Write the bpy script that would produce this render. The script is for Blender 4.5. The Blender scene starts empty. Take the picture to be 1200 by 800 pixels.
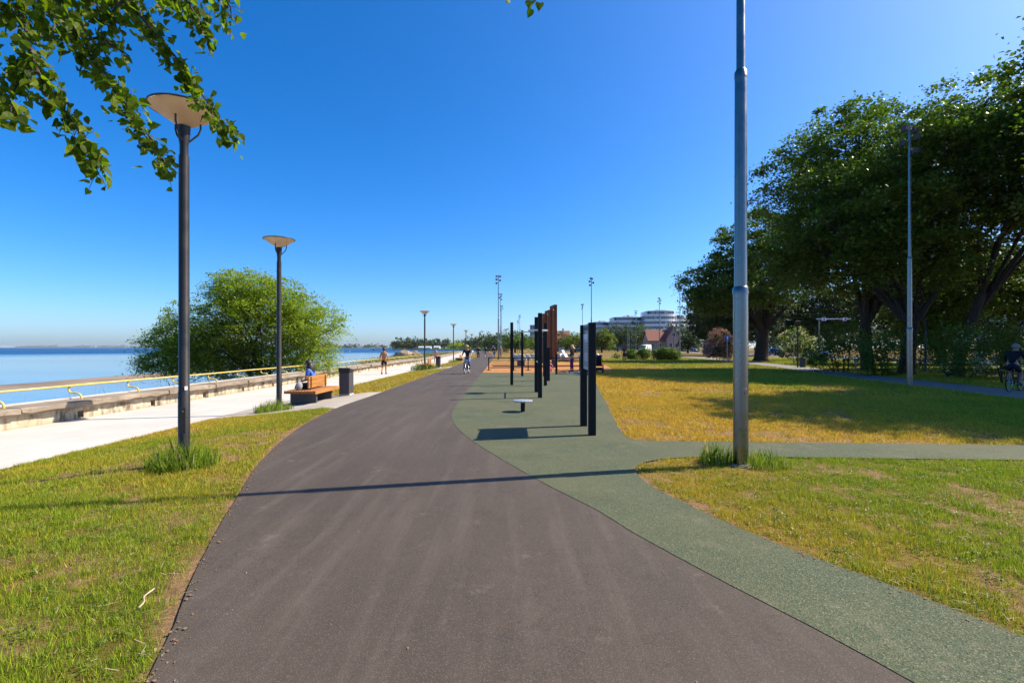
import bpy, bmesh, math, random
import numpy as np
from mathutils import Vector, Matrix

R = math.radians
rng = np.random.default_rng(7)
random.seed(7)
sc = bpy.context.scene
COL = sc.collection

# ------------------------------------------------------------------ camera
FPX = 567.0                     # focal length in pixels of the 1200 px wide photograph
CAMH = 1.6
cam = bpy.data.cameras.new("camera")
cam.sensor_width = 36.0
cam.lens = 36.0 * FPX / 1200.0
cam.shift_y = 7.0 / 1200.0
cam.clip_start = 0.05
cam.clip_end = 40000.0
camo = bpy.data.objects.new("camera", cam)
COL.objects.link(camo)
camo.location = (0, 0, CAMH)
camo.rotation_euler = (R(90), 0, 0)
sc.camera = camo

# ------------------------------------------------------------------ sky, sun, exposure
SUN_EL, SUN_AZ = 44.0, 77.5      # azimuth measured from +Y towards +X
world = bpy.data.worlds.new("World")
sc.world = world
world.use_nodes = True
wn = world.node_tree
wn.nodes.clear()
sky = wn.nodes.new("ShaderNodeTexSky")
sky.sky_type = 'NISHITA'
sky.sun_disc = False
sky.sun_elevation = R(SUN_EL)
sky.sun_rotation = R(SUN_AZ)
sky.altitude = 0
sky.air_density = 0.77
sky.dust_density = 1.2
sky.ozone_density = 7.5
hsv = wn.nodes.new("ShaderNodeHueSaturation")
hsv.inputs["Hue"].default_value = 0.502
hsv.inputs["Saturation"].default_value = 1.27
bg = wn.nodes.new("ShaderNodeBackground")
bg.inputs["Strength"].default_value = 0.128
wo = wn.nodes.new("ShaderNodeOutputWorld")
wn.links.new(sky.outputs[0], hsv.inputs["Color"])
wn.links.new(hsv.outputs[0], bg.inputs["Color"])
wn.links.new(bg.outputs[0], wo.inputs["Surface"])

sl = bpy.data.lights.new("sun", 'SUN')
sl.energy = 5.0
sl.angle = R(0.53)
sl.color = (1.0, 0.89, 0.72)
so = bpy.data.objects.new("sun", sl)
COL.objects.link(so)
_ce = math.cos(R(SUN_EL))
SUN_DIR = Vector((_ce * math.sin(R(SUN_AZ)), _ce * math.cos(R(SUN_AZ)), math.sin(R(SUN_EL))))
so.rotation_euler = SUN_DIR.to_track_quat('Z', 'Y').to_euler()
so.location = (40, 5, 45)

sc.view_settings.view_transform = 'Standard'
sc.view_settings.look = 'None'
sc.view_settings.exposure = 0.94
sc.view_settings.gamma = 1.0
sc.view_settings.use_curve_mapping = False
sc.render.engine = 'CYCLES'
sc.cycles.max_bounces = 7
sc.cycles.diffuse_bounces = 3
sc.cycles.glossy_bounces = 3
sc.cycles.transmission_bounces = 4
sc.cycles.transparent_max_bounces = 6
sc.cycles.use_denoising = True

# ------------------------------------------------------------------ helpers
def px(x, y, d):
    """a pixel of the photograph at depth d -> world point"""
    return Vector(((x - 600.0) / FPX * d, d, CAMH - (y - 407.0) / FPX * d))

def tag(o, label=None, cat=None, group=None, kind=None):
    if label: o['label'] = label
    if cat: o['category'] = cat
    if group: o['group'] = group
    if kind: o['kind'] = kind
    return o

def thing(name, label, cat, loc=(0, 0, 0), rz=0.0, group=None):
    o = bpy.data.objects.new(name, None)
    COL.objects.link(o)
    o.location = loc
    o.rotation_euler = (0, 0, rz)
    o.empty_display_size = 0.2
    return tag(o, label, cat, group)

def copy_tree(o, parent=None):
    c = o.copy()
    COL.objects.link(c)
    c.parent = parent
    for ch in list(o.children):
        copy_tree(ch, c)
    return c

def link_mesh(name, me, mat=None, parent=None, smooth=False):
    o = bpy.data.objects.new(name, me)
    COL.objects.link(o)
    if mat is not None:
        for m in (mat if isinstance(mat, (list, tuple)) else [mat]):
            me.materials.append(m)
    if parent is not None:
        o.parent = parent
    if smooth:
        me.shade_smooth()
    return o

def np_mesh(name, verts, faces_flat, nper, colors=None):
    """fast mesh from numpy arrays; every face has nper corners"""
    me = bpy.data.meshes.new(name)
    nv = len(verts)
    nl = len(faces_flat)
    nf = nl // nper
    me.vertices.add(nv)
    me.vertices.foreach_set("co", np.asarray(verts, dtype=np.float32).ravel())
    me.loops.add(nl)
    me.loops.foreach_set("vertex_index", np.asarray(faces_flat, dtype=np.int32))
    me.polygons.add(nf)
    me.polygons.foreach_set("loop_start", np.arange(0, nl, nper, dtype=np.int32))
    me.polygons.foreach_set("loop_total", np.full(nf, nper, dtype=np.int32))
    if colors is not None:
        a = me.attributes.new("tint", 'FLOAT_COLOR', 'POINT')
        a.data.foreach_set("color", np.asarray(colors, dtype=np.float32).ravel())
    me.update(calc_edges=True)
    return me

class MB:
    """collects simple shapes into one mesh"""
    def __init__(self):
        self.v = []; self.f = []; self.mi = []; self.m = 0
    def add(self, vs, fs):
        b = len(self.v)
        self.v += [tuple(p) for p in vs]
        for f in fs:
            self.f.append(tuple(i + b for i in f)); self.mi.append(self.m)
        return self
    def box(self, c, s, rz=0.0, taper=1.0, rot=None):
        cx, cy, cz = c; hx, hy, hz = s[0] / 2, s[1] / 2, s[2] / 2
        vs = []
        for z, t in ((-hz, 1.0), (hz, taper)):
            for x, y in ((-hx, -hy), (hx, -hy), (hx, hy), (-hx, hy)):
                vs.append(Vector((x * t, y * t, z)))
        M = rot if rot is not None else Matrix.Rotation(rz, 3, 'Z')
        vs = [M @ p + Vector((cx, cy, cz)) for p in vs]
        return self.add(vs, [(3, 2, 1, 0), (4, 5, 6, 7), (0, 1, 5, 4), (1, 2, 6, 5), (2, 3, 7, 6), (3, 0, 4, 7)])
    def tube(self, pts, r, n=8, caps=True):
        pts = [Vector(p) for p in pts]
        rs = r if isinstance(r, (list, tuple)) else [r] * len(pts)
        t0 = (pts[1] - pts[0]).normalized()
        up = Vector((0, 0, 1)) if abs(t0.z) < 0.9 else Vector((1, 0, 0))
        u = t0.cross(up).normalized()
        vs = []
        for i, p in enumerate(pts):
            if i == 0: t = t0
            elif i == len(pts) - 1: t = (pts[i] - pts[i - 1]).normalized()
            else: t = (pts[i + 1] - pts[i - 1]).normalized()
            u = (u - t * u.dot(t))
            u = u.normalized() if u.length > 1e-6 else t.orthogonal().normalized()
            w = t.cross(u)
            for k in range(n):
                a = 2 * math.pi * k / n
                vs.append(p + (u * math.cos(a) + w * math.sin(a)) * rs[i])
        fs = []
        for i in range(len(pts) - 1):
            for k in range(n):
                a = i * n + k; b = i * n + (k + 1) % n
                fs.append((a, b, b + n, a + n))
        if caps:
            fs.append(tuple(range(n - 1, -1, -1)))
            e = (len(pts) - 1) * n
            fs.append(tuple(range(e, e + n)))
        return self.add(vs, fs)
    def lathe(self, prof, n=20, c=(0, 0, 0), caps=True):
        vs = []
        for r, z in prof:
            for k in range(n):
                a = 2 * math.pi * k / n
                vs.append((c[0] + r * math.cos(a), c[1] + r * math.sin(a), c[2] + z))
        fs = []
        for i in range(len(prof) - 1):
            for k in range(n):
                a = i * n + k; b = i * n + (k + 1) % n
                fs.append((a, b, b + n, a + n))
        if caps:
            fs.append(tuple(range(n - 1, -1, -1)))
            e = (len(prof) - 1) * n
            fs.append(tuple(range(e, e + n)))
        return self.add(vs, fs)
    def prism(self, prof, axis, a, b):
        """prof: list of 2D points, extruded along axis from a to b"""
        n = len(prof); vs = []
        for t in (a, b):
            for p, q in prof:
                vs.append((t, p, q) if axis == 'x' else ((p, t, q) if axis == 'y' else (p, q, t)))
        fs = [tuple(range(n - 1, -1, -1)), tuple(range(n, 2 * n))]
        for k in range(n):
            fs.append((k, (k + 1) % n, n + (k + 1) % n, n + k))
        return self.add(vs, fs)
    def blob(self, c, r, seed=0, amp=0.25, n=10, m=7, squash=1.0):
        rr = random.Random(seed)
        ph = [(rr.uniform(1, 3), rr.uniform(0, 6.3), rr.uniform(1, 3), rr.uniform(0, 6.3)) for _ in range(4)]
        vs = []
        for j in range(m + 1):
            th = math.pi * j / m
            for k in range(n):
                fi = 2 * math.pi * k / n
                d = Vector((math.sin(th) * math.cos(fi), math.sin(th) * math.sin(fi), math.cos(th)))
                s = 1 + amp * sum(math.sin(a * d.x * 2 + b) * math.sin(e * d.y * 2 + f + d.z * 2) for a, b, e, f in ph) / 2.2
                vs.append((c[0] + d.x * r[0] * s, c[1] + d.y * r[1] * s, c[2] + d.z * r[2] * s * squash))
        fs = []
        for j in range(m):
            for k in range(n):
                a = j * n + k; b = j * n + (k + 1) % n
                fs.append((a, a + n, b + n, b))
        return self.add(vs, fs)
    def build(self, name, mat, parent=None, smooth=False, bevel=0.0, recalc=True):
        me = bpy.data.meshes.new(name)
        me.from_pydata(self.v, [], self.f)
        mats = mat if isinstance(mat, (list, tuple)) else [mat]
        for m in mats: me.materials.append(m)
        if len(mats) > 1:
            me.polygons.foreach_set("material_index", self.mi)
        if recalc or bevel:
            bm = bmesh.new(); bm.from_mesh(me)
            if bevel:
                es = [e for e in bm.edges if e.is_manifold and e.calc_face_angle(0) > 0.5]
                bmesh.ops.bevel(bm, geom=es, offset=bevel, segments=1, affect='EDGES', clamp_overlap=True)
            bmesh.ops.recalc_face_normals(bm, faces=bm.faces)
            bm.to_mesh(me); bm.free()
        if smooth:
            me.shade_smooth()
            try:
                me.set_sharp_from_angle(angle=R(40))
            except Exception:
                pass
        o = bpy.data.objects.new(name, me)
        COL.objects.link(o)
        if parent is not None: o.parent = parent
        return o

# ------------------------------------------------------------------ materials
def nt(name):
    m = bpy.data.materials.new(name)
    m.use_nodes = True
    t = m.node_tree
    b = t.nodes["Principled BSDF"]
    return m, t, b

def node(t, kind, **kw):
    n = t.nodes.new(kind)
    for k, v in kw.items():
        setattr(n, k, v)
    return n

def ramp(t, fac, stops):
    r = t.nodes.new("ShaderNodeValToRGB")
    e = r.color_ramp.elements
    while len(e) < len(stops): e.new(0.5)
    for el, (p, c) in zip(e, stops):
        el.position = p
        el.color = (c[0], c[1], c[2], 1) if hasattr(c, '__len__') else (c, c, c, 1)
    t.links.new(fac, r.inputs[0])
    return r.outputs[0]

def noise(t, co, scale, detail=4, rough=0.55, stretch=None):
    if stretch is not None:
        mp = t.nodes.new("ShaderNodeMapping")
        mp.inputs["Scale"].default_value = stretch
        t.links.new(co, mp.inputs["Vector"])
        co = mp.outputs[0]
    n = t.nodes.new("ShaderNodeTexNoise")
    n.inputs["Scale"].default_value = scale
    n.inputs["Detail"].default_value = detail
    n.inputs["Roughness"].default_value = rough
    t.links.new(co, n.inputs["Vector"])
    return n.outputs["Fac"]

def mix(t, fac, a, b, mode='MIX'):
    n = t.nodes.new("ShaderNodeMix")
    n.data_type = 'RGBA'
    n.blend_type = mode
    for sock, v in ((n.inputs["Factor"], fac), (n.inputs["A"], a), (n.inputs["B"], b)):
        pass
    def put(s, v):
        if isinstance(v, bpy.types.NodeSocket): t.links.new(v, s)
        elif hasattr(v, '__len__'): s.default_value = (v[0], v[1], v[2], 1)
        else: s.default_value = v
    put(n.inputs[0], fac); put(n.inputs[6], a); put(n.inputs[7], b)
    return n.outputs[2]

def bump(t, b, h, strength=0.3, dist=0.01):
    n = t.nodes.new("ShaderNodeBump")
    n.inputs["Strength"].default_value = strength
    n.inputs["Distance"].default_value = dist
    t.links.new(h, n.inputs["Height"])
    t.links.new(n.outputs[0], b.inputs["Normal"])

def pmat(name, col, rough=0.6, metal=0.0, var=0.25, scale=6.0, bmp=0.0, bscale=60.0, spec=0.5, world_co=False, stretch=None):
    """plain surface with uneven colour and a fine relief"""
    m, t, b = nt(name)
    co = (node(t, "ShaderNodeNewGeometry").outputs["Position"] if world_co
          else node(t, "ShaderNodeTexCoord").outputs["Object"])
    n1 = noise(t, co, scale, 5, 0.6, stretch)
    lo = [c * (1 - var) for c in col]; hi = [min(1, c * (1 + var)) for c in col]
    c = ramp(t, n1, [(0.3, lo), (0.7, hi)])
    t.links.new(c, b.inputs["Base Color"])
    rr = ramp(t, n1, [(0.3, max(0, rough - 0.08)), (0.7, min(1, rough + 0.08))])
    t.links.new(rr, b.inputs["Roughness"])
    b.inputs["Metallic"].default_value = metal
    b.inputs["Specular IOR Level"].default_value = spec
    if bmp:
        bump(t, b, noise(t, co, bscale, 3, 0.6), bmp)
    return m

def leaf_mat(name, lo, hi, trans=0.45, rough=0.5, spec=0.35):
    """leaf blades: colour varies leaf by leaf through the tint attribute, light passes through"""
    m, t, b = nt(name)
    at = node(t, "ShaderNodeAttribute", attribute_name="tint")
    sep = node(t, "ShaderNodeSeparateColor")
    t.links.new(at.outputs["Color"], sep.inputs[0])
    c = ramp(t, sep.outputs[0], [(0.0, lo), (1.0, hi)])
    t.links.new(c, b.inputs["Base Color"])
    b.inputs["Roughness"].default_value = rough
    b.inputs["Specular IOR Level"].default_value = spec
    tr = node(t, "ShaderNodeBsdfTranslucent")
    tc = mix(t, 1.0, c, (1.1, 1.35, 0.45), 'MULTIPLY')
    t.links.new(tc, tr.inputs["Color"])
    ms = node(t, "ShaderNodeMixShader")
    ms.inputs[0].default_value = trans
    t.links.new(b.outputs[0], ms.inputs[1]); t.links.new(tr.outputs[0], ms.inputs[2])
    t.links.new(ms.outputs[0], t.nodes["Material Output"].inputs["Surface"])
    return m

M = {}
# asphalt: dark aggregate with paler worn streaks along the way
m, t, b = nt("asphalt"); M['asphalt'] = m
co = node(t, "ShaderNodeNewGeometry").outputs["Position"]
big = noise(t, co, 0.55, 4, 0.6, (1.0, 0.45, 1.0))
mid = noise(t, co, 7.0, 4, 0.65)
streak = noise(t, co, 3.2, 4, 0.6, (1.6, 0.12, 1.0))
fine = noise(t, co, 210.0, 2, 0.7)
vo = node(t, "ShaderNodeTexVoronoi"); vo.inputs["Scale"].default_value = 210.0; t.links.new(co, vo.inputs["Vector"])
c = ramp(t, big, [(0.3, (0.055, 0.042, 0.031)), (0.7, (0.088, 0.068, 0.051))])
c = mix(t, ramp(t, mid, [(0.35, 0.0), (0.75, 0.35)]), c, (0.040, 0.033, 0.026))
c = mix(t, ramp(t, streak, [(0.48, 0.0), (0.72, 0.55)]), c, (0.122, 0.097, 0.077))
c = mix(t, ramp(t, fine, [(0.38, 0.7), (0.52, 0.0)]), c, (0.018, 0.014, 0.013))
sepv = node(t, "ShaderNodeSeparateColor"); t.links.new(vo.outputs["Color"], sepv.inputs[0])
c = mix(t, ramp(t, sepv.outputs[0], [(0.80, 0.0), (0.96, 0.55)]), c, (0.15, 0.122, 0.094))
dust = noise(t, co, 2.1, 6, 0.75)
c = mix(t, ramp(t, dust, [(0.60, 0.0), (0.74, 0.5)]), c, (0.18, 0.145, 0.115))
ck = noise(t, co, 1.3, 6, 0.65)
crk = ramp(t, ck, [(0.4965, 0.0), (0.5, 0.9), (0.5035, 0.0)])
ckm = ramp(t, noise(t, co, 0.28, 2, 0.5), [(0.42, 0.0), (0.52, 1.0)])
c = mix(t, mix(t, 1.0, crk, ckm, 'MULTIPLY'), c, (0.03, 0.026, 0.026))
t.links.new(c, b.inputs["Base Color"])
b.inputs["Roughness"].default_value = 0.82; b.inputs["Specular IOR Level"].default_value = 0.3
bump(t, b, noise(t, co, 120.0, 3, 0.7), 0.5, 0.006)

# green poured rubber: dark green granules with pale ones
m, t, b = nt("green_rubber"); M['rubber'] = m
co = node(t, "ShaderNodeNewGeometry").outputs["Position"]
vo = node(t, "ShaderNodeTexVoronoi"); vo.inputs["Scale"].default_value = 150.0; t.links.new(co, vo.inputs["Vector"])
sepv = node(t, "ShaderNodeSeparateColor"); t.links.new(vo.outputs["Color"], sepv.inputs[0])
big = noise(t, co, 0.5, 4, 0.6)
c = ramp(t, sepv.outputs[0], [(0.0, (0.020, 0.033, 0.018)), (0.35, (0.050, 0.071, 0.038)), (0.68, (0.074, 0.092, 0.049)), (0.88, (0.100, 0.106, 0.058)), (1.0, (0.20, 0.175, 0.11))])
c = mix(t, ramp(t, big, [(0.38, 0.0), (0.65, 0.5)]), c, (0.105, 0.100, 0.050))
c = mix(t, ramp(t, noise(t, co, 1.1, 5, 0.7), [(0.52, 0.0), (0.70, 0.4)]), c, (0.030, 0.040, 0.024))
dust = noise(t, co, 1.6, 6, 0.75)
c = mix(t, ramp(t, dust, [(0.56, 0.0), (0.74, 0.5)]), c, (0.18, 0.16, 0.105))
t.links.new(c, b.inputs["Base Color"])
b.inputs["Roughness"].default_value = 0.88; b.inputs["Specular IOR Level"].default_value = 0.25
bump(t, b, vo.outputs["Distance"], 0.4, 0.006)

# pale brushed concrete
def concrete(name, lo, hi, stain=(0.25, 0.2, 0.15), amount=0.4, stretch=(3.0, 0.12, 1)):
    m, t, b = nt(name)
    co = node(t, "ShaderNodeNewGeometry").outputs["Position"]
    c = ramp(t, noise(t, co, 0.8, 5, 0.6), [(0.3, lo), (0.7, hi)])
    c = mix(t, ramp(t, noise(t, co, 2.0, 5, 0.6, stretch), [(0.45, 0.0), (0.8, 0.3)]), c, [x * 0.8 for x in lo])
    c = mix(t, ramp(t, noise(t, co, 3.0, 6, 0.75), [(0.55, 0.0), (0.75, amount)]), c, stain)
    c = mix(t, ramp(t, noise(t, co, 90.0, 2, 0.6), [(0.4, 0.25), (0.6, 0.0)]), c, [x * 0.6 for x in lo])
    t.links.new(c, b.inputs["Base Color"])
    b.inputs["Roughness"].default_value = 0.85; b.inputs["Specular IOR Level"].default_value = 0.3
    bump(t, b, noise(t, co, 30.0, 6, 0.75), 0.45 if amount > 0.5 else 0.25, 0.03 if amount > 0.5 else 0.008)
    return m
M['concrete'] = concrete("promenade_concrete", (0.46, 0.425, 0.38), (0.56, 0.52, 0.465), (0.36, 0.33, 0.29), 0.18)
M['pad'] = concrete("pad_concrete", (0.33, 0.29, 0.235), (0.43, 0.385, 0.32), (0.33, 0.27, 0.2), 0.3)
M['wallside'] = concrete("old_wall_concrete", (0.44, 0.37, 0.26), (0.68, 0.60, 0.46), (0.12, 0.08, 0.05), 1.0, (1.0, 3.0, 0.3))
m, t, b = nt("stained_wall_face"); M['wallside'] = m
co = node(t, "ShaderNodeNewGeometry").outputs["Position"]
c = ramp(t, noise(t, co, 1.1, 5, 0.6), [(0.3, (0.36, 0.29, 0.19)), (0.7, (0.60, 0.52, 0.39))])
c = mix(t, ramp(t, noise(t, co, 1.0, 6, 0.7, (2.0, 2.6, 1.1)), [(0.50, 0.0), (0.62, 0.85)]), c, (0.085, 0.062, 0.045))
c = mix(t, ramp(t, noise(t, co, 1.0, 5, 0.65, (5.0, 5.0, 0.9)), [(0.50, 0.0), (0.66, 0.6)]), c, (0.15, 0.105, 0.07))
c = mix(t, ramp(t, noise(t, co, 0.9, 5, 0.6, (1, 1.3, 2)), [(0.62, 0.0), (0.68, 0.8)]), c, (0.30, 0.12, 0.05))
t.links.new(c, b.inputs["Base Color"]); b.inputs["Roughness"].default_value = 0.9; b.inputs["Specular IOR Level"].default_value = 0.2
bump(t, b, noise(t, co, 18.0, 6, 0.75), 0.5, 0.03)
M['cap'] = concrete("weathered_cap_concrete", (0.19, 0.15, 0.11), (0.35, 0.285, 0.215), (0.07, 0.052, 0.036), 0.9, (1, 1, 1))
M['kerb'] = concrete("kerb_concrete", (0.40, 0.37, 0.33), (0.52, 0.49, 0.45), (0.25, 0.2, 0.16), 0.4, (1, 1, 1))

# ground under the grass: soil, thatch, short moss; tint attribute = (bare soil, dryness)
m, t, b = nt("lawn_soil"); M['ground'] = m
co = node(t, "ShaderNodeNewGeometry").outputs["Position"]
at = node(t, "ShaderNodeAttribute", attribute_name="tint")
sep = node(t, "ShaderNodeSeparateColor"); t.links.new(at.outputs["Color"], sep.inputs[0])
n1 = noise(t, co, 1.1, 6, 0.65); n2 = noise(t, co, 14.0, 5, 0.7); n3 = noise(t, co, 70.0, 3, 0.7)
green = ramp(t, n2, [(0.3, (0.055, 0.062, 0.010)), (0.7, (0.15, 0.145, 0.02))])
dry = ramp(t, n2, [(0.3, (0.13, 0.080, 0.016)), (0.7, (0.34, 0.205, 0.038))])
soil = ramp(t, n2, [(0.3, (0.15, 0.085, 0.045)), (0.7, (0.34, 0.205, 0.11))])
drn = mix(t, 1.0, sep.outputs[1], ramp(t, n1, [(0.30, 0.0), (0.70, 0.5)]), 'ADD')
c = mix(t, drn, green, dry)
sn = mix(t, 1.0, sep.outputs[0], ramp(t, n3, [(0.3, -0.2), (0.7, 0.2)]), 'ADD')
c = mix(t, sn, c, soil)
c = mix(t, ramp(t, n3, [(0.35, 0.5), (0.55, 0.0)]), c, (0.045, 0.045, 0.012))
t.links.new(c, b.inputs["Base Color"])
b.inputs["Roughness"].default_value = 0.95; b.inputs["Specular IOR Level"].default_value = 0.1
bump(t, b, noise(t, co, 35.0, 5, 0.75), 0.8, 0.03)

# grass blades
m, t, b = nt("grass_blade"); M['grass'] = m
at = node(t, "ShaderNodeAttribute", attribute_name="tint")
t.links.new(at.outputs["Color"], b.inputs["Base Color"])
b.inputs["Roughness"].default_value = 0.55; b.inputs["Specular IOR Level"].default_value = 0.25
tr = node(t, "ShaderNodeBsdfTranslucent"); t.links.new(at.outputs["Color"], tr.inputs["Color"])
ms = node(t, "ShaderNodeMixShader"); ms.inputs[0].default_value = 0.38
t.links.new(b.outputs[0], ms.inputs[1]); t.links.new(tr.outputs[0], ms.inputs[2])
t.links.new(ms.outputs[0], t.nodes["Material Output"].inputs["Surface"])

# orange sand of the play area
M['sand'] = pmat("orange_sand", (0.36, 0.17, 0.062), 0.95, 0, 0.35, 0.8, 0.5, 40, 0.1, True)
M['beach'] = pmat("beach_sand", (0.40, 0.34, 0.25), 0.95, 0, 0.45, 0.35, 0.5, 20, 0.1, True)
M['mudbar'] = pmat("wet_sand", (0.22, 0.155, 0.09), 0.6, 0, 0.4, 0.5, 0.3, 5, 0.4, True, (0.3, 0.3, 1))
M['timber_edge'] = pmat("pale_timber", (0.46, 0.31, 0.12), 0.8, 0, 0.25, 8, 0.3, 40)

# sea
m, t, b = nt("sea_water"); M['sea'] = m
co = node(t, "ShaderNodeNewGeometry").outputs["Position"]
b.inputs["Base Color"].default_value = (0.018, 0.075, 0.125, 1)
b.inputs["IOR"].default_value = 1.333
sx = node(t, "ShaderNodeSeparateXYZ"); t.links.new(co, sx.inputs[0])
ln = node(t, "ShaderNodeVectorMath", operation='LENGTH'); t.links.new(co, ln.inputs[0])
wob = noise(t, co, 0.006, 3, 0.6)
ad = node(t, "ShaderNodeMath", operation='MULTIPLY_ADD'); t.links.new(wob, ad.inputs[0]); ad.inputs[1].default_value = 160.0
t.links.new(ln.outputs["Value"], ad.inputs[2])
mr = node(t, "ShaderNodeMapRange"); mr.inputs["From Min"].default_value = 300.0; mr.inputs["From Max"].default_value = 420.0
mr.inputs["To Min"].default_value = 0.0; mr.inputs["To Max"].default_value = 1.0
t.links.new(ad.outputs[0], mr.inputs["Value"])
rip = noise(t, co, 1.4, 4, 0.6, (0.6, 1.0, 1.0))
swl = noise(t, co, 0.06, 3, 0.6, (0.35, 1.0, 1.0))
calm = ramp(t, swl, [(0.35, 0.03), (0.7, 0.14)])
cw = node(t, "ShaderNodeMix"); cw.data_type = 'FLOAT'
t.links.new(mr.outputs[0], cw.inputs[0]); t.links.new(calm, cw.inputs[2]); cw.inputs[3].default_value = 0.9
bn = node(t, "ShaderNodeBump"); bn.inputs["Distance"].default_value = 0.5
t.links.new(cw.outputs[0], bn.inputs["Strength"]); t.links.new(rip, bn.inputs["Height"])
t.links.new(bn.outputs[0], b.inputs["Normal"])
rr = node(t, "ShaderNodeMapRange"); rr.inputs["To Min"].default_value = 0.06; rr.inputs["To Max"].default_value = 0.32
t.links.new(mr.outputs[0], rr.inputs["Value"]); t.links.new(rr.outputs[0], b.inputs["Roughness"])
deep = mix(t, mr.outputs[0], (0.09, 0.18, 0.27), (0.006, 0.045, 0.12))
t.links.new(deep, b.inputs["Base Color"])

M['black_metal'] = pmat("black_powder_coat", (0.008, 0.008, 0.010), 0.6, 0.0, 0.35, 5, 0.05, 200, 0.25)
M['lamp_metal'] = pmat("charcoal_lamp_metal", (0.024, 0.022, 0.022), 0.42, 0.0, 0.3, 4, 0.05, 150, 0.35)
M['galv'] = pmat("galvanised_steel", (0.22, 0.215, 0.205), 0.30, 1.0, 0.10, 6, 0.03, 60)
M['galv_far'] = M['galv']
M['yellow'] = None
m, t, b = nt("worn_yellow_paint"); M['yellow'] = m
co = node(t, "ShaderNodeNewGeometry").outputs["Position"]
c = ramp(t, noise(t, co, 2.5, 5, 0.6), [(0.3, (0.52, 0.36, 0.05)), (0.7, (0.62, 0.47, 0.13))])
c = mix(t, ramp(t, noise(t, co, 9.0, 6, 0.75), [(0.58, 0.0), (0.66, 0.85)]), c, (0.30, 0.17, 0.07))
c = mix(t, ramp(t, noise(t, co, 5.0, 4, 0.6), [(0.55, 0.0), (0.75, 0.5)]), c, (0.75, 0.66, 0.40))
t.links.new(c, b.inputs["Base Color"]); b.inputs["Roughness"].default_value = 0.5
# timber slats
def wood(name, col, axis='y'):
    m, t, b = nt(name)
    co = node(t, "ShaderNodeTexCoord").outputs["Object"]
    st = {'y': (30, 1.2, 30), 'x': (1.2, 30, 30), 'z': (30, 30, 1.2)}[axis]
    g = noise(t, co, 1.0, 6, 0.65, st)
    c = ramp(t, g, [(0.3, [x * 0.6 for x in col]), (0.55, col), (0.75, [min(1, x * 1.3) for x in col])])
    c = mix(t, ramp(t, noise(t, co, 2.2, 4, 0.6), [(0.4, 0.0), (0.75, 0.4)]), c, [x * 0.55 for x in col])
    t.links.new(c, b.inputs["Base Color"])
    b.inputs["Roughness"].default_value = 0.55
    bump(t, b, g, 0.25, 0.004)
    return m
M['bench_wood'] = wood("oiled_bench_wood", (0.36, 0.145, 0.036))
M['bench_wood_x'] = wood("oiled_backrest_wood", (0.42, 0.175, 0.040))
M['bark'] = pmat("bark", (0.055, 0.042, 0.032), 0.95, 0, 0.5, 3.5, 0.9, 9, 0.1, False, (4, 4, 0.7))
M['twig'] = pmat("linden_twig", (0.060, 0.042, 0.034), 0.8, 0, 0.3, 30, 0.3, 80)
M['corten'] = pmat("rusted_steel", (0.20, 0.078, 0.030), 0.8, 0.1, 0.45, 2.0, 0.3, 30, 0.3)
M['leaf_linden'] = leaf_mat("linden_leaf", (0.030, 0.070, 0.005), (0.19, 0.24, 0.014), 0.6, 0.5, 0.25)
M['leaf_tree'] = leaf_mat("park_tree_leaf", (0.021, 0.058, 0.008), (0.175, 0.255, 0.024), 0.30, 0.5, 0.3)
M['leaf_willow'] = leaf_mat("willow_leaf", (0.11, 0.165, 0.010), (0.32, 0.37, 0.036), 0.5, 0.5, 0.3)
M['leaf_dark'] = leaf_mat("dark_wood_leaf", (0.014, 0.036, 0.010), (0.065, 0.10, 0.018), 0.2, 0.55, 0.25)
M['leaf_bush'] = leaf_mat("bush_leaf", (0.035, 0.075, 0.008), (0.14, 0.19, 0.020), 0.38, 0.5, 0.3)
M['leaf_light'] = leaf_mat("weeping_willow_leaf", (0.085, 0.120, 0.018), (0.20, 0.225, 0.040), 0.4, 0.5, 0.25)
M['flower_pink'] = leaf_mat("pink_blossom", (0.48, 0.22, 0.23), (0.70, 0.42, 0.40), 0.3, 0.6, 0.2)
M['flower_white'] = leaf_mat("white_blossom", (0.55, 0.50, 0.40), (0.75, 0.70, 0.60), 0.3, 0.6, 0.2)
M['reed'] = leaf_mat("reed", (0.06, 0.085, 0.02), (0.26, 0.23, 0.09), 0.3, 0.6, 0.2)
M['white_paint'] = pmat("white_wall", (0.70, 0.72, 0.74), 0.6, 0, 0.08, 0.5)
M['glass'] = None
m, t, b = nt("window_glass"); M['glass'] = m
co = node(t, "ShaderNodeTexCoord").outputs["Object"]
c = ramp(t, noise(t, co, 1.2, 3), [(0.3, (0.012, 0.022, 0.034)), (0.7, (0.05, 0.075, 0.10))])
t.links.new(c, b.inputs["Base Color"]); b.inputs["Roughness"].default_value = 0.06; b.inputs["Specular IOR Level"].default_value = 0.9
M['grey_facade'] = pmat("grey_blue_facade", (0.36, 0.41, 0.47), 0.6, 0, 0.12, 0.4)
M['slab'] = pmat("balcony_white", (0.74, 0.75, 0.76), 0.55, 0, 0.1, 0.6)
M['brick_pink'] = pmat("pink_render", (0.42, 0.27, 0.23), 0.85, 0, 0.15, 1.2, 0.2, 12)
M['roof_red'] = pmat("red_roof_tiles", (0.20, 0.07, 0.045), 0.8, 0, 0.3, 3, 0.4, 9)
M['trim_dark'] = pmat("dark_trim", (0.05, 0.05, 0.055), 0.6)
M['trim_white'] = pmat("white_trim", (0.72, 0.72, 0.70), 0.5, 0, 0.05)
M['tyre'] = pmat("tyre_rubber", (0.016, 0.016, 0.017), 0.85)
M['chrome'] = pmat("bright_alloy", (0.55, 0.56, 0.58), 0.3, 0.9, 0.1)
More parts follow.
